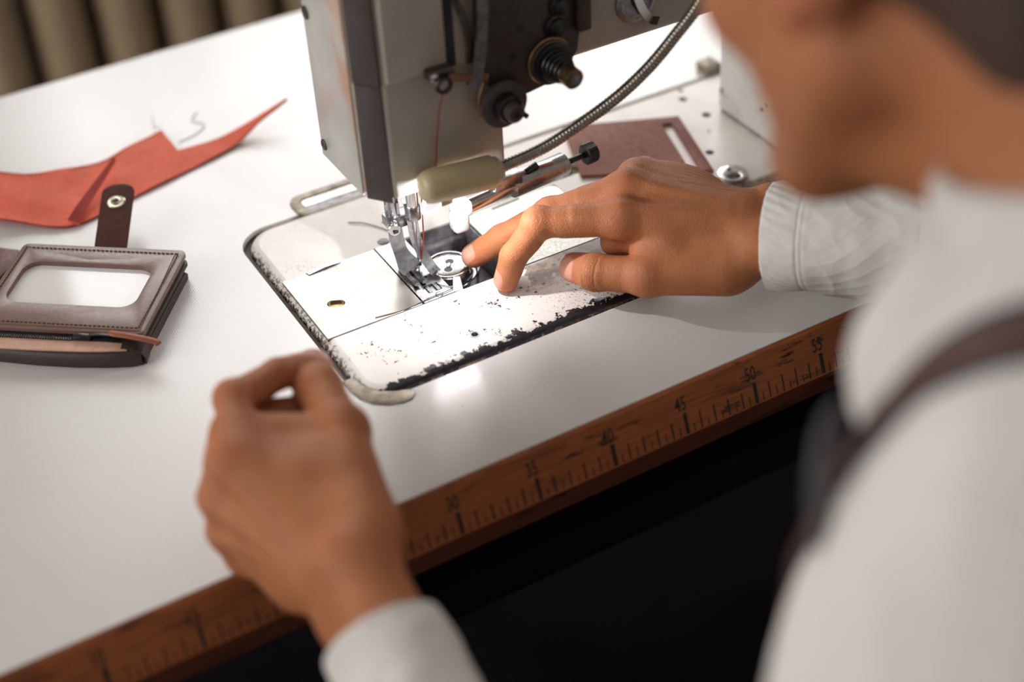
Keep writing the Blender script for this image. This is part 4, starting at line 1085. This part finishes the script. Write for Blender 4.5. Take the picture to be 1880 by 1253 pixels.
# fine lengthwise wrinkles over the back of the hand towards the wrist, on the little-finger side
N_ = vert_normals(RV, RQ)
ax_ = unit(RH['mm'] - RH['wr']); la_ = unit(RH['pm'] - RH['im']); la_ = unit(la_ - ax_ * (la_ @ ax_)); d_ = RV - RH['wr']
aa, ll, dd = d_ @ ax_, d_ @ la_, N_ @ unit(Rdn)
mask = np.clip((dd - 0.15) * 2.5, 0, 1) * np.clip((ll + 4) / 10, 0, 1) * np.clip((aa + 22) / 12, 0, 1) * np.clip((76 - aa) / 30, 0, 1)
RV = RV + N_ * ((np.sin(ll * 1.35 + val_noise(RV, 0.06, 31) * 2.4) * 0.34 + np.sin(ll * 2.6 + aa * 0.12 + val_noise(RV, 0.10, 33) * 2.0) * 0.14) * mask)[:, None]
mask2 = np.clip((dd + 0.3) * 2.0, 0, 1) * np.clip((34 - aa) / 20, 0, 1)
RV = RV + N_ * (val_noise(RV, 0.22, 35) * 0.10 * mask2)[:, None]
# ---- left hand: thumb and index pinched together, other fingers curled, outer edge low over the table
LJ = dict(wr=(210, -85, 50), wu=(206, -88, 37), wa=(213, -83, 61), im=(188, 1.5, 71), ip=(204, 38, 77), id=(232, 49, 73), it=(249, 56, 66),
          mm=(178, 1, 52), mp=(211, 42, 58), md=(240, 38, 52), mt=(246, 16, 50),
          rm=(177, -4, 33), rp=(205, 27, 34), rd=(228, 17, 31), rt=(229, -3, 31),
          pm=(181, -7, 17), pp=(203, 16, 17), pd=(219, 4, 16), pt=(217, -12, 17),
          tc=(226, -60, 64), tm=(243, -3, 66), ti=(248, 36, 64), tt=(256, 62, 58), tn=(0.25, -0.25, 0.93))
Ldn = (-0.90, 0.10, 0.38)
Ldir = unit(P3(196, -330, -14) - P3(210, -85, 50))
Lextra = [((196, 20, 68), (238, 0, 62), 13, 13, 10), ((190, 4, 66), (226, -30, 62), 14, 15, 12), ((206, 16, 60), (236, 8, 58), 10, 10, 8)]
LV, LQ, LH = hand(LJ, Ldn, (150, -215, -8), (290, 82, 100), 1.3, Ldir, 17.0, 1.0, Lextra, 1.13)
LN = vert_normals(LV, LQ)
LV = crease(LV, LN, LH['ti'], LH['tt'] - LH['tm'], (0.25, -0.25, 0.93), (-3, -1, 1, 3), 0.9, 15, 0.45)

# ---- head, neck, torso and arms (coarser, mostly out of focus or under the clothes)
HC = P3(432, -170, 362)                    # centre of the skull
hy, hp_, hro = np.radians((-5, 25, -8))
hf = P3(math.sin(hy) * math.cos(hp_), math.cos(hy) * math.cos(hp_), -math.sin(hp_)); hr = P3(math.cos(hy), -math.sin(hy), 0); hu = np.cross(hr, hf)
hr, hu = hr * math.cos(hro) + hu * math.sin(hro), hu * math.cos(hro) - hr * math.sin(hro)
HP = lambda r, f_, u: HC + hr * r + hf * f_ + hu * u
B = Field((130, -540, -330), (790, 20, 500), 3.6)
B.ell(HP(0, -18, 22), (hr, hf, hu), (75, 92, 80), 10)                       # cranium
B.ell(HP(0, 34, -30), (hr, hf, hu), (60, 48, 74), 22)                       # face
B.cone(HP(-50, 2, -58), HP(-12, 66, -98), 18, 17, 18).cone(HP(50, 2, -58), HP(12, 66, -98), 18, 17, 18)     # jaw
B.cone(HP(-12, 66, -97), HP(12, 66, -97), 16, 16, 12)                       # chin
B.cone(HP(0, 76, 2), HP(0, 94, -34), 8, 11, 8).ball(HP(-9, 84, -38), 8, 5).ball(HP(9, 84, -38), 8, 5)      # nose
B.cone(HP(-34, 72, 14), HP(34, 72, 14), 12, 12, 12)                         # brow
for sg in (-1, 1):
    B.ball(HP(sg * 30, 79, -4), 15, 7, None, True)                          # eye sockets
    B.ball(HP(sg * 30, 66, -6), 14, 4)                                      # eyeball under the lid
    B.ball(HP(sg * 42, 62, -34), 16, 14)                                    # cheek
    B.ell(HP(sg * 76, -14, -12), (unit(hr * sg + hf * -0.5), hf, hu), (7, 18, 31), 5)   # ear
    B.ell(HP(sg * 83, -9, -9), (unit(hr * sg + hf * -0.5), hf, hu), (6, 10, 18), 4, True)
    B.ball(HP(sg * 76, -7, -38), 8, 5)
B.cone(HP(-20, 84, -62), HP(20, 84, -62), 6, 6, 6).cone(HP(-17, 81, -72), HP(17, 81, -72), 7, 7, 5)        # lips
NB = P3(440, -292, 302)
B.cone(HP(0, -30, -46), NB, 52, 58, 20)                                     # neck
B.cone(HP(0, 8, -84), NB + (-2, 40, -12), 34, 44, 16)                        # throat
LS, RS = P3(288, -386, 152), P3(584, -318, 200)
LE, RE = P3(196, -330, -14), P3(706, -170, 70)
B.cone(NB, LS, 52, 48, 30).cone(NB, RS, 52, 48, 30)
CH, PV = P3(436, -350, 120), P3(470, -460, -270)
B.ell(CH, (unit(RS - LS), (0, 1, 0.15), (0, -0.15, 1)), (150, 92, 170), 40)
B.cone(CH, PV, 120, 130, 40, ((0, 1, 0.2), 1.35))
B.cone(LS, LE, 46, 36, 18).cone(LE, P3(209, -150, 34), 36, 24, 12)
B.cone(RS, RE, 46, 36, 18).cone(RE, P3(592, -22, 57), 34, 22, 12)
BV, BQ = surface_nets(B.F, B.lo, B.h)
BV = relax(BV, BQ, 3, 0.5)

allV = np.concatenate([BV, RV, LV]); allQ = np.concatenate([BQ, RQ + len(BV), LQ + len(BV) + len(RV)])
def near(P, pts, r):
    out = np.zeros(len(P))
    for c in pts: out = np.maximum(out, np.exp(-(((P - c) ** 2).sum(1)) / (r * r)))
    return out
red = np.maximum(near(allV, [RH[k] for k in ('im', 'mm', 'ip', 'it', 'mt', 'tt', 'tm', 'mp')] + [LH[k] for k in ('im', 'mm', 'rm', 'ip', 'tt', 'it', 'ti', 'tm')], 13), 0)
red = np.maximum(red, near(allV, [HP(-80, -12, -30), HP(0, 95, -38), HP(-45, 70, -36)], 20))
lipm = near(allV, [HP(x, 90, -66) for x in (-18, -9, 0, 9, 18)], 9)
brow = near(allV, [HP(sg * x, 84, 17) for sg in (-1, 1) for x in (18, 27, 36, 44)], 7)
nail = np.zeros(len(allV))
def nail_mask(c, ax, nr, la, wb, thr=2.0):
    ax = unit(ax); nr = unit(nr - ax * (np.array(nr) @ ax)); sd = np.cross(ax, nr); d = allV - c
    a, b, n_ = d @ ax, d @ sd, d @ nr
    q = (np.abs(a / la) ** 3 + np.abs(b / wb) ** 3)
    return np.where((n_ > thr) & (np.abs(a) < 15) & (np.abs(b) < 15), np.clip((1.15 - q) * 5, 0, 1), 0)
N_all = vert_normals(allV, allQ)
def add_nail(c, ax, nr, la, wb, thr=2.0):
    global allV, nail
    q = nail_mask(c, ax, nr, la, wb, thr)
    rim = np.clip(1 - np.abs(q - 0.5) * 2.2, 0, 1)
    allV = allV - N_all * (rim * 0.45)[:, None]
    nail = np.maximum(nail, q)
add_nail(RH['mt'] + unit(RH['mt'] - RH['md']) * 1.0, RH['mt'] - RH['md'], (-0.30, -0.40, 0.9), 6.5, 5.6)
add_nail(RH['it'] + unit(RH['it'] - RH['id']) * 0.0, RH['it'] - RH['id'], (-1, 0.15, 0.2), 6.5, 5.6)
add_nail(RH['tt'] + unit(RH['tt'] - RH['ti']) * 1.0, RH['tt'] - RH['ti'], (-0.75, -0.45, 0.45), 8.0, 7.2)
add_nail(LH['tt'] + unit(LH['tt'] - LH['ti']) * 1.5, LH['tt'] - LH['ti'], (0.25, -0.25, 0.93), 8.0, 7.2)
add_nail(LH['it'], LH['it'] - LH['id'], (0.1, 0.5, 0.9), 6.5, 5.6)

def skin():
    g = G('skin')
    n = g.noise(55, 5, 0.6); mot = g.noise(210, 4, 0.6); pores = g.noise(1300, 3, 0.6); lines = g.voro(620, g.scaled(1, 1.0, 1.0), 'DISTANCE_TO_EDGE')
    c = g.mix(g.mp(n, 0.3, 0.7), (0.47, 0.185, 0.078), (0.40, 0.145, 0.058))
    c = g.mix(g.mp(mot, 0.4, 0.75, 0, 0.35), c, (0.42, 0.13, 0.058))
    c = g.mix(g.math('MULTIPLY', g.attr('red'), 0.55), c, (0.54, 0.17, 0.09))
    c = g.mix(g.math('MULTIPLY', g.attr('lip'), 0.7), c, (0.42, 0.15, 0.12))
    c = g.mix(g.math('MULTIPLY', g.attr('brow'), 0.8), c, (0.05, 0.03, 0.02))
    nl = g.attr('nail')
    c = g.mix(g.math('MULTIPLY', nl, 0.75), c, (0.62, 0.34, 0.26))
    h = g.math('ADD', g.math('MULTIPLY', g.mp(lines, 0.0, 0.25), 0.5), g.math('MULTIPLY', pores, 0.6))
    h = g.math('MULTIPLY', h, g.math('SUBTRACT', 1.0, nl))
    nr = g.bump(h, 0.45, 0.0006)
    g.set(c, g.mixf(nl, 0.52, 0.22), 0, nr, 0.28)
    i = g.b.inputs
    i['Subsurface Weight'].default_value = 0.18; i['Subsurface Scale'].default_value = 0.004; i['Subsurface Radius'].default_value = (1.0, 0.35, 0.2)
    return g.m
MT['skin'] = skin()
per = thing('person', 'person in white shirt bending over the machine, both hands at work', 'person', (470, -460, Z0))
body = mk('body', (allV, allQ), MT['skin'], per, True, angle=0)
for nm, arr in (('red', red), ('nail', nail), ('lip', lipm), ('brow', brow)):
    at = body.data.attributes.new(nm, 'FLOAT', 'POINT'); at.data.foreach_set('value', arr.astype(np.float32))

# ---- hair
Hh = Field(HC - 150, HC + 150, 3.6)
Hh.ell(HP(0, -22, 26), (hr, hf, hu), (82, 97, 86), 8)
Hh.ell(HP(0, -60, -20), (hr, hf, hu), (64, 52, 56), 16)
Hh.ell(HP(0, -72, -50), (hr, hf, hu), (56, 36, 44), 16)
Hh.ell(HP(0, 62, -50), (hr, hf, hu), (95, 52, 96), 6, True)
for sg in (-1, 1): Hh.ell(HP(sg * 84, -8, -24), (hr, hf, hu), (16, 24, 40), 6, True)
HV, HQ = surface_nets(Hh.F, Hh.lo, Hh.h); HV = relax(HV, HQ, 2)
g = G('dark_brown_hair')
st = g.noise(160, 5, 0.7, g.scaled(6, 1, 1))
g.set(g.mix(g.mp(st, 0.3, 0.7), (0.035, 0.018, 0.012), (0.085, 0.04, 0.025)), 0.5, 0, g.bump(st, 0.8, 0.002))
mk('hair', (HV, HQ), g.m, per, True, angle=0, label='short dark brown hair')

# ---- shirt
def cotton(name, c, weave=900):
    g = G(name)
    wv = g.math('ADD', g.wave(weave * 0.32, 'X', 0.4), g.wave(weave * 0.32, 'Z', 0.4))
    n = g.noise(70, 5, 0.6)
    cc = g.mix(g.mp(n, 0.3, 0.7), c, tuple(x * 0.93 for x in c))
    nr = g.bump(g.noise(110, 4, 0.6), 0.35, 0.0016); nr = g.bump(wv, 0.10, 0.0003, nr)
    return g.set(cc, 0.85, 0, nr, 0.2)
MT['cotton'] = cotton('off_white_cotton', (0.74, 0.71, 0.675))
T = Field((90, -600, -340), (850, 40, 420), 4.2)
T.cone(NB + (0, -2, -15), LS + (0, 0, 2), 59, 52, 34).cone(NB + (0, -2, -15), RS, 60, 56, 34)
T.ell(CH, (unit(RS - LS), (0, 1, 0.15), (0, -0.15, 1)), (165, 108, 184), 44)
T.cone(CH, PV, 134, 146, 44, ((0, 1, 0.2), 1.30))
T.cone(LS, LE, 60, 47, 22).cone(LE, P3(206, -170, 28), 47, 33, 16)
T.cone(RS, RE, 60, 47, 22).cone(RE, P3(622, -60, 60.5), 47, 38, 16)
T.cone(P3(662, -112, 64), P3(609, -44, 59.5), 43, 38, 10)
T.cone(P3(378, -262, 262), P3(368, -264, 240), 20, 23, 22).cone(P3(368, -264, 240), P3(374, -290, 206), 23, 26, 24)
# open the neck
cax = unit((-0.12, 0.50, 0.86))
T.cone(NB + (0, 12, 18), NB + (0, 12, 18) + cax * 150, 57, 66, 6, None, True)
SV, SQ = surface_nets(T.F, T.lo, T.h); SV = relax(SV, SQ, 3)
SN = vert_normals(SV, SQ)
SV = SV + SN * (val_noise(SV, 0.045, 5) * 2.6 + val_noise(SV, 0.09, 8) * 1.0)[:, None]
shirt = mk('shirt', (SV, SQ), MT['cotton'], per, True, angle=0, label='white cotton shirt')

def cuff(a, b, ra, rb, flatn, fl, nu, nv, fold, seed, hem=0.16):
    """open cloth cuff from a (opening) to b, oval section, real thickness and folds"""
    a = np.array(a, float); b = np.array(b, float); d = unit(b - a); L = np.linalg.norm(b - a)
    n = np.array(flatn, float); n = unit(n - d * (n @ d)); s_ = np.cross(d, n)
    V = []; 
    rows = [(-0.004, -2.2), (-0.012, -1.0), (-0.012, 0.0)] + [(j / nv, None) for j in range(nv + 1)]
    for t, off in rows:
        for k in range(nu):
            an = 2 * math.pi * k / nu
            r = ra + (rb - ra) * max(t, 0)
            o = off if off is not None else 0.0
            V.append(a + d * (t * L) + (s_ * math.cos(an) + n * math.sin(an) * fl) * (r + o))
    V = np.array(V); m_ = len(rows); F = []
    for i in range(m_ - 1):
        for k in range(nu): F.append((i * nu + k, i * nu + (k + 1) % nu, (i + 1) * nu + (k + 1) % nu, (i + 1) * nu + k))
    # inner wall of the opening
    inner = []
    for t in (0.0, 0.25, 0.5):
        for k in range(nu):
            an = 2 * math.pi * k / nu; r = ra + (rb - ra) * t - 2.2
            inner.append(a + d * (t * L) + (s_ * math.cos(an) + n * math.sin(an) * fl) * r)
    base = len(V); V = np.concatenate([V, np.array(inner)])
    for k in range(nu): F.append((k, base + k, base + (k + 1) % nu, (k + 1) % nu))
    for i in range(2):
        for k in range(nu): F.append((base + i * nu + k, base + (i + 1) * nu + k, base + (i + 1) * nu + (k + 1) % nu, base + i * nu + (k + 1) % nu))
    # folds: diagonal soft ridges, finer pleats close to the hem
    rel = V - a; t = rel @ d / L; rad = rel - np.outer(rel @ d, d); rn = rad / np.linalg.norm(rad, axis=1)[:, None]
    big = val_noise(V, 0.07, seed) * 1.3 * fold
    ridg = 1 - np.abs(np.sin(val_noise(V + np.outer(t * L, n) * 0.8, 0.10, seed + 1) * 2.2))
    an = np.arctan2(rad @ n, rad @ s_)
    pleat = np.sin(an * 34 + t * L * 0.55 + val_noise(V, 0.08, seed + 4) * 2.0) * np.clip((hem - t) / hem, 0, 1) ** 0.5 * 0.30
    sharp = (1 - np.abs(np.sin(an * 9 - t * L * 0.10 + val_noise(V, 0.05, seed + 6) * 2.5))) ** 3 * np.clip((t - hem) * 8, 0, 1)
    grooves = -0.55 * (np.exp(-((t - hem) * L / 0.7) ** 2) + np.exp(-((t - hem - 0.035) * L / 0.7) ** 2) * 0.4 + np.exp(-((t - 0.95) * L / 0.8) ** 2))
    body_ = (t > -0.001)
    V = V + rn * ((big + ridg ** 2 * 0.3 * fold + val_noise(V, 0.28, seed + 9) * 0.26 + val_noise(V, 0.16, seed + 12) * 0.35 + sharp * 0.3 * fold + pleat + grooves) * np.where(np.arange(len(V)) < base, 1, 0.6))[:, None]
    return V, F
cv, cf = cuff((545.5, 37.5, 45), (603, -37, 58), 30.5, 34, (0, 0.25, 1), 1.06, 260, 170, 1.0, 11, 0.22)
cr = mk('cuff', (cv, cf), MT['cotton'], per, True, angle=0, label='white shirt cuff around the wrist resting on the table')
def ring_stitch(a, b, t, ra, rb, flatn, fl, off, n=60):
    a = np.array(a, float); b = np.array(b, float); d = unit(b - a); nn = np.array(flatn, float); nn = unit(nn - d * (nn @ d)); s_ = np.cross(d, nn); out = []
    for k in range(n):
        P = []
        for q in (0, 0.5):
            an = 2 * math.pi * (k + q) / n; r = ra + (rb - ra) * t + off
            P.append(a + (b - a) * t + (s_ * math.cos(an) + nn * math.sin(an) * fl) * r)
        out.append(tube(P, 0.22, 4))
    return join(*out)
LA = P3(210, -85, 50) + Ldir * 33; LB = LA + Ldir * 75
cv, cf = cuff(LA, LB, 33, 37, (1, 0, 0.1), 0.86, 120, 60, 0.9, 23, 0.2)
mk('cuff', (cv, cf), MT['cotton'], per, True, angle=0, label='white shirt cuff on the near wrist')
# collar: a folded band standing round the neck
cpts = []
cdir = cax; cs = unit(np.cross(cdir, (0, 1, 0))); cb = np.cross(cs, cdir)
V = []; F = []; nk = 72
prof = [(60, -14), (63, 4), (66, 20), (69, 24), (74, 20), (80, 4), (87, -14), (89, -15.5), (86, -15), (79, 2), (72, 17)]
for k in range(nk):
    an = math.radians(110) + (2 * math.pi - math.radians(34)) * k / (nk - 1)
    for r, h_ in prof:
        rr = r * (0.96 + 0.10 * max(0, math.sin(an)))
        V.append(NB + (0, 6, -4) + cs * rr * math.cos(an) + cb * rr * math.sin(an) + cdir * (h_ - 2 + 3 * math.sin(an * 2)))
m_ = len(prof)
for k in range(nk - 1):
    for j in range(m_ - 1): F.append((k * m_ + j, k * m_ + j + 1, (k + 1) * m_ + j + 1, (k + 1) * m_ + j))
mk('collar', (np.array(V), F), MT['cotton'], per, True, angle=0)
# apron: straps over the shoulders and a dark bib
MT['strap'] = plain('dark_apron_webbing', (0.045, 0.040, 0.042), 0.8, 0, 0.2, 300, 0.3)
MT['strapl'] = leather('brown_leather_strap', (0.16, 0.055, 0.04), (0.11, 0.035, 0.028), 0.5)
from mathutils.bvhtree import BVHTree
bvh = BVHTree.FromPolygons([tuple(x) for x in SV], [tuple(int(i) for i in q) for q in SQ])
def on_shirt(p, off):
    q, n, _, _ = bvh.find_nearest(Vector(p)); q = np.array(q); n = np.array(n)
    if (np.array(p) - q) @ n < 0 and np.linalg.norm(np.array(p) - q) > 1e-3: n = n
    return q + n * off, n
def strap(name, pts, wd, th_, off, mat, label=None):
    P = spline(pts, 8); Q_ = [on_shirt(p, off) for p in P]
    pp = np.array([q[0] for q in Q_]); nn = np.array([q[1] for q in Q_])
    for _ in range(6):
        pp[1:-1] = (pp[:-2] + pp[1:-1] * 2 + pp[2:]) / 4; nn[1:-1] = (nn[:-2] + nn[1:-1] * 2 + nn[2:]) / 4
    return mk(name, sweep(pp, [(-wd / 2, 0), (wd / 2, 0), (wd / 2, th_), (-wd / 2, th_)], up=nn), mat, per, True, label=label)
strap('apron_strap', [(430, -420, 330), (372, -345, 300), (345, -305, 262), (322, -285, 215), (320, -262, 170), (330, -250, 120)], 22, 2.5, 1.5, MT['strap'], label='dark apron strap over the near shoulder')
strap('strap_edge', [(424, -412, 330), (362, -338, 298), (336, -300, 260), (314, -282, 212), (314, -260, 168), (322, -248, 120)], 7, 4.5, 1.2, MT['strapl'])
strap('apron_strap', [(430, -420, 330), (490, -345, 300), (520, -300, 255), (530, -262, 190), (525, -250, 120)], 22, 2.5, 1.5, MT['strap'])
lp = [(312 + 13 * math.cos(a), -280 + 8 * math.cos(a) + 6 * math.sin(a), 219 + 24 * math.sin(a)) for a in np.linspace(0, 2 * math.pi, 40, endpoint=False)]
mk('strap_loop', sweep(lp, [(-4, -1.2), (4, -1.2), (4, 1.2), (-4, 1.2)], closed=True, up=(0.2, -1, 0.1)), plain('grey_webbing', (0.10, 0.095, 0.10), 0.85, 0, 0.2, 300), per, True)
# ---- legs in dark trousers, shoes, and the stool the person sits on
g = G('dark_navy_trousers'); g.set((0.010, 0.010, 0.016), 0.95, 0, g.bump(g.noise(60, 4), 0.3, 0.002), 0.1); MT['trousers'] = g.m
L = Field((270, -600, -740), (690, 80, -180), 7.0)
L.ell(PV + (0, 8, -20), ((1, 0, 0), (0, 1, 0), (0, 0, 1)), (165, 120, 95), 20)
KN = {-1: P3(372, -90, -262), 1: P3(560, -70, -262)}; AN = {-1: P3(378, -130, -690), 1: P3(552, -110, -690)}
for sg in (-1, 1):
    L.cone(PV + (sg * 80, 30, -20), KN[sg], 84, 62, 26).cone(KN[sg], AN[sg], 60, 48, 16)
v, q = surface_nets(L.F, L.lo, L.h); v = relax(v, q, 3)
mk('trousers', (v, q), MT['trousers'], per, True, angle=0)
for sg in (-1, 1):
    S_ = Field(AN[sg] + (-70, -80, -82), AN[sg] + (70, 230, 60), 5.0)
    S_.cone(AN[sg] + (0, -10, -46), AN[sg] + (0, 150, -54), 34, 32, 14, ((0, 0, 1), 1.25)).cone(AN[sg] + (0, 0, -40), AN[sg] + (0, 0, 10), 38, 36, 14)
    S_.F = np.maximum(S_.F, (Z0 + 1 - (S_.lo[2] + S_.h * np.arange(S_.n[2])))[None, None, :])
    v, q = surface_nets(S_.F.astype(np.float32), S_.lo, S_.h); v = relax(v, q, 2); mk('shoe', (v, q), MT['black'], per, True, angle=0)
stl = thing('stool', 'dark round wooden stool under the seated person', 'stool', (470, -455, Z0))
mk('seat', lathe((470, -455, -430), (0, 0, 1), [(165, 0), (172, 8), (172, 26), (160, 34)], 40), MT['redwood_edge_shade'], stl)
for a in (45, 135, 225, 315):
    c, s_ = math.cos(math.radians(a)), math.sin(math.radians(a))
    mk('leg', cyl((470 + 120 * c, -455 + 120 * s_, -428), (470 + 165 * c, -455 + 165 * s_, Z0), 17, 14, 14), MT['redwood_edge_shade'], stl)
mk('footring', sweep([(470 + 143 * math.cos(a), -455 + 143 * math.sin(a), -600) for a in np.linspace(0, 2 * math.pi, 40, endpoint=False)], circ(8, 8), closed=True, up=(0, 0, 1)), MT['iron'], stl)
